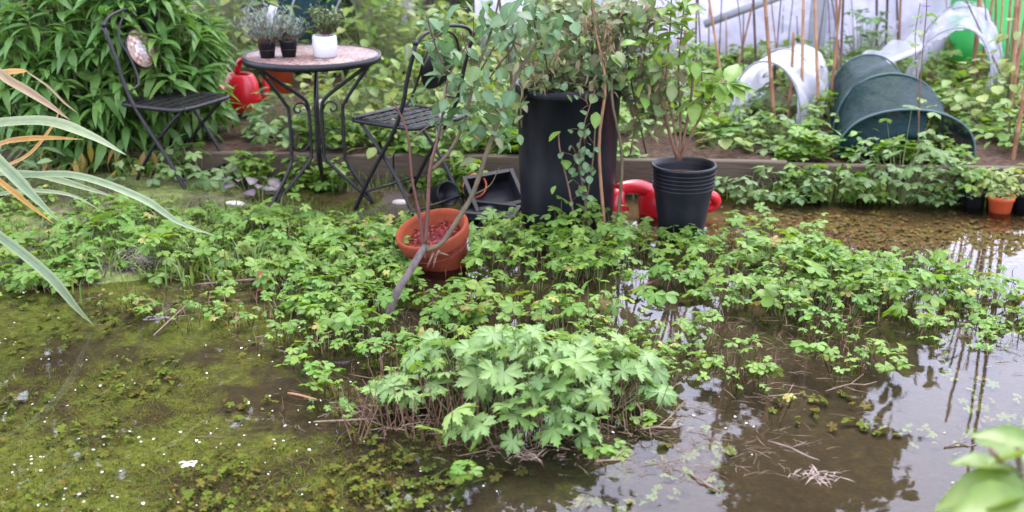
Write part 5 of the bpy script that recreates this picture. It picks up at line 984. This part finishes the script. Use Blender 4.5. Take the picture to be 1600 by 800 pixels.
# ================================================================== STRAP-LEAVED PLANT AT THE LEFT
def strap():
    b0 = np.array([-2.28, 3.85, -.02]); p = thing('strap_leaf_plant', 'cordyline-like plant arching long striped strap leaves in from the left', 'plant', b0)
    mb = MB(); tube(mb, [(0, 0, 0), (.02, .01, .2), (0, 0, .42)], [.06, .05, .045], 12, sub=3); mb.build('trunk', BARK, p)
    root = b0 + np.array([0, 0, .42])
    bl = [  # pixel path with distances, half width, material
        ([(-30, 196, 3.75), (70, 190, 3.7), (140, 212, 3.65), (197, 242, 3.6)], .030, STRAPM), ([(-40, 235, 3.8), (20, 220, 3.75), (80, 216, 3.72), (130, 218, 3.7)], .018, STRAPO),
        ([(-30, 110, 3.7), (20, 130, 3.65), (70, 160, 3.62), (110, 188, 3.6)], .022, STRAPP), ([(-40, 118, 3.75), (0, 115, 3.72), (30, 112, 3.7), (44, 111, 3.7)], .022, STRAPO), ([(40, 111, 3.70), (75, 135, 3.68), (100, 160, 3.66), (123, 178, 3.65)], .005, STRAPP),
        ([(-40, 228, 3.65), (10, 265, 3.6), (50, 305, 3.57), (92, 346, 3.55)], .028, STRAPM), ([(-40, 260, 3.7), (10, 292, 3.66), (45, 320, 3.64), (85, 350, 3.62)], .014, STRAPO),
        ([(20, 272, 3.7), (120, 275, 3.68), (220, 310, 3.66), (280, 348, 3.66), (338, 369, 3.68)], .020, STRAPM), ([(-20, 268, 3.8), (60, 274, 3.78), (130, 293, 3.76), (180, 308, 3.76)], .020, STRAPM),
        ([(-40, 345, 3.62), (20, 385, 3.6), (80, 435, 3.6), (118, 480, 3.62), (146, 508, 3.66)], .024, STRAPM), ([(-40, 305, 3.9), (40, 298, 3.9), (110, 305, 3.92), (160, 330, 3.95)], .012, STRAPM), ([(-20, 262, 4.1), (40, 245, 4.1), (80, 200, 4.1), (96, 165, 4.12)], .012, STRAPO)]
    for pts, hw, m in bl:
        P = [at(*q) for q in pts]; first = P[0]
        if pts[0][0] < 30: P = [root, root * .5 + first * .5 + np.array([0, 0, .10])] + P
        P = np.array(P) - b0; n = len(P); E = np.vstack([2 * P[0] - P[1], P, 2 * P[-1] - P[-2]]); Q = []
        for i in range(n - 1):
            for k in range(6):
                t_ = k / 6; a, b, c, d = E[i:i + 4]; Q.append(.5 * (2 * b + (c - a) * t_ + (2 * a - 5 * b + 4 * c - d) * t_ ** 2 + (3 * b - a - 3 * c + d) * t_ ** 3))
        Q.append(P[-1]); Q = np.array(Q); T_ = np.gradient(Q, axis=0); T_ /= np.linalg.norm(T_, axis=1)[:, None]
        sd_ = np.cross(T_, np.array([.15, -.55, .8])); sd_ /= np.linalg.norm(sd_, axis=1)[:, None]; nr = np.cross(sd_, T_)
        s = np.linspace(0, 1, len(Q)); wd = hw * .72 * np.minimum(1, .5 + s * 2) * np.clip((1 - s) * 3.2, .02, 1) ** .8
        G = np.stack([Q + sd_ * (wd * e)[:, None] + nr * (abs(e) * .25 * wd)[:, None] for e in (-1, -.8, -.3, 0, .3, .8, 1)], 1)
        mb = MB(); sheet(mb, G); mb.a[-1] = np.tile(np.array([1, .8, .0, .35, .0, .8, 1]), len(Q)); mb.build('strap_leaf', m, p)
strap()
# ================================================================== BROAD-LEAVED SHRUB AT THE LOWER RIGHT
def fat():
    b0 = np.array([.92, 1.62, 0]); p = thing('broadleaf_shrub', 'blurred broad-leaved shrub in the lower right corner', 'shrub', b0)
    tips = [at(1590, 700, 1.62), at(1600, 760, 1.58), at(1630, 790, 1.56), at(1640, 720, 1.62)]
    for q in tips:
        e = q - b0; mb = MB(); tube(mb, [(U(-.03, .03), U(-.03, .03), -.05), e * np.array([.5, .5, .45]) + np.array([.02, 0, 0]), e], [.009, .007, .005], 7, sub=4); mb.build('stem', STEM_O, p)
    mb = MB(); e = at(1565, 722, 1.6) - b0; tube(mb, [e, at(1546, 700, 1.6) - b0], [.004, .0035], 7); mb.build('bud', STEM_B, p)
    lf = [(1640, 720, 1.64, 2.75, .42, .125), (1660, 760, 1.63, 2.4, .55, .15), (1605, 745, 1.60, 2.9, .12, .12), (1625, 768, 1.57, 3.05, -.02, .16), (1600, 790, 1.56, 3.2, -.28, .13), (1650, 792, 1.55, 3.3, .02, .18), (1680, 740, 1.66, 2.0, .6, .13), (1615, 815, 1.54, 3.45, -.15, .16), (1660, 750, 1.58, 4.6, -.3, .15), (1585, 822, 1.54, 3.1, -.2, .12), (1640, 835, 1.54, 2.9, .15, .17), (1650, 700, 1.60, 3.1, -.25, .11), (1610, 780, 1.58, 2.6, .25, .10)]
    for k, (x, y, Y, yw, pi, s) in enumerate(lf): leafobj(p, T_FAT[k % 3], FATL, at(x, y, Y) - b0, one(yw, pi, U(-.5, .35)), s)
fat()
# ================================================================== TREES BEYOND THE PLOT (seen in the water)
def tree(label, x, y, H, r, z0, n, seed, group='trees beyond the plot', conical=False, sparse=0, leaf=1.0):
    r_ = np.random.default_rng(seed); p = thing('garden_tree', label, 'tree', (x, y, BED - .02), group=group)
    mb = MB(); tube(mb, [(0, 0, 0), (.05, .02, H * .3), (-.04, .05, H * .6), (.02, 0, H * .92)], [.13, .10, .06, .015], 10, sub=5); mb.build('trunk', BARK, p)
    ends = []
    for k in range(26):
        h = z0 + (H - z0) * (k + .5) / 26; a = k * 2.4 + r_.uniform(-.4, .4); f = (h - z0) / (H - z0); rr = r * ((1 - f) ** .8 if conical else math.sqrt(max(.02, 1 - (2 * f - .85) ** 2 * .85))) * r_.uniform(.7, 1.1)
        e = np.array([rr * math.cos(a), rr * math.sin(a), h + .25 * rr]); mb = MB(); tube(mb, [(0, 0, h - .25 * rr), e * np.array([.5, .5, 1]) - np.array([0, 0, .1 * rr]), e], [.03, .018, .006], 6, sub=3); mb.build('limb', BARK, p); ends.append((np.array([0, 0, h - .2 * rr]), e, rr))
    P = []
    for i in range(n):
        a, e, rr = ends[r_.integers(len(ends))]; f = r_.uniform(.3, 1.08); P.append(a + (e - a) * f + r_.normal(0, .10 + .12 * rr * (1 - sparse), 3))
    P = np.array(P); K = len(P); mb = MB(); mb.scatter(T_OV[0], rots(r_.uniform(0, 6.28, K), r_.uniform(-1.2, .4, K), r_.uniform(-.6, .6, K)) * r_.uniform(.09, .17, K)[:, None, None] * leaf, P); mb.build('crown', G_TREE, p, kind='stuff')
tree('broad tree beyond the bush on the left', -4.4, 9.6, 9.5, 2.6, 1.6, 20000, 1, leaf=1.3)
tree('broad tree beyond the table', -2.0, 10.2, 9.5, 1.9, 1.6, 17000, 2, leaf=1.3)
tree('thin tree beyond the chairs', -.2, 11.5, 7.0, 1.4, 2.2, 1500, 3, sparse=.7)
tree('narrow tree mirrored in the bright water', 2.95, 10.6, 6.9, 1.2, 1.5, 12000, 4, conical=True, sparse=.3, leaf=1.25)
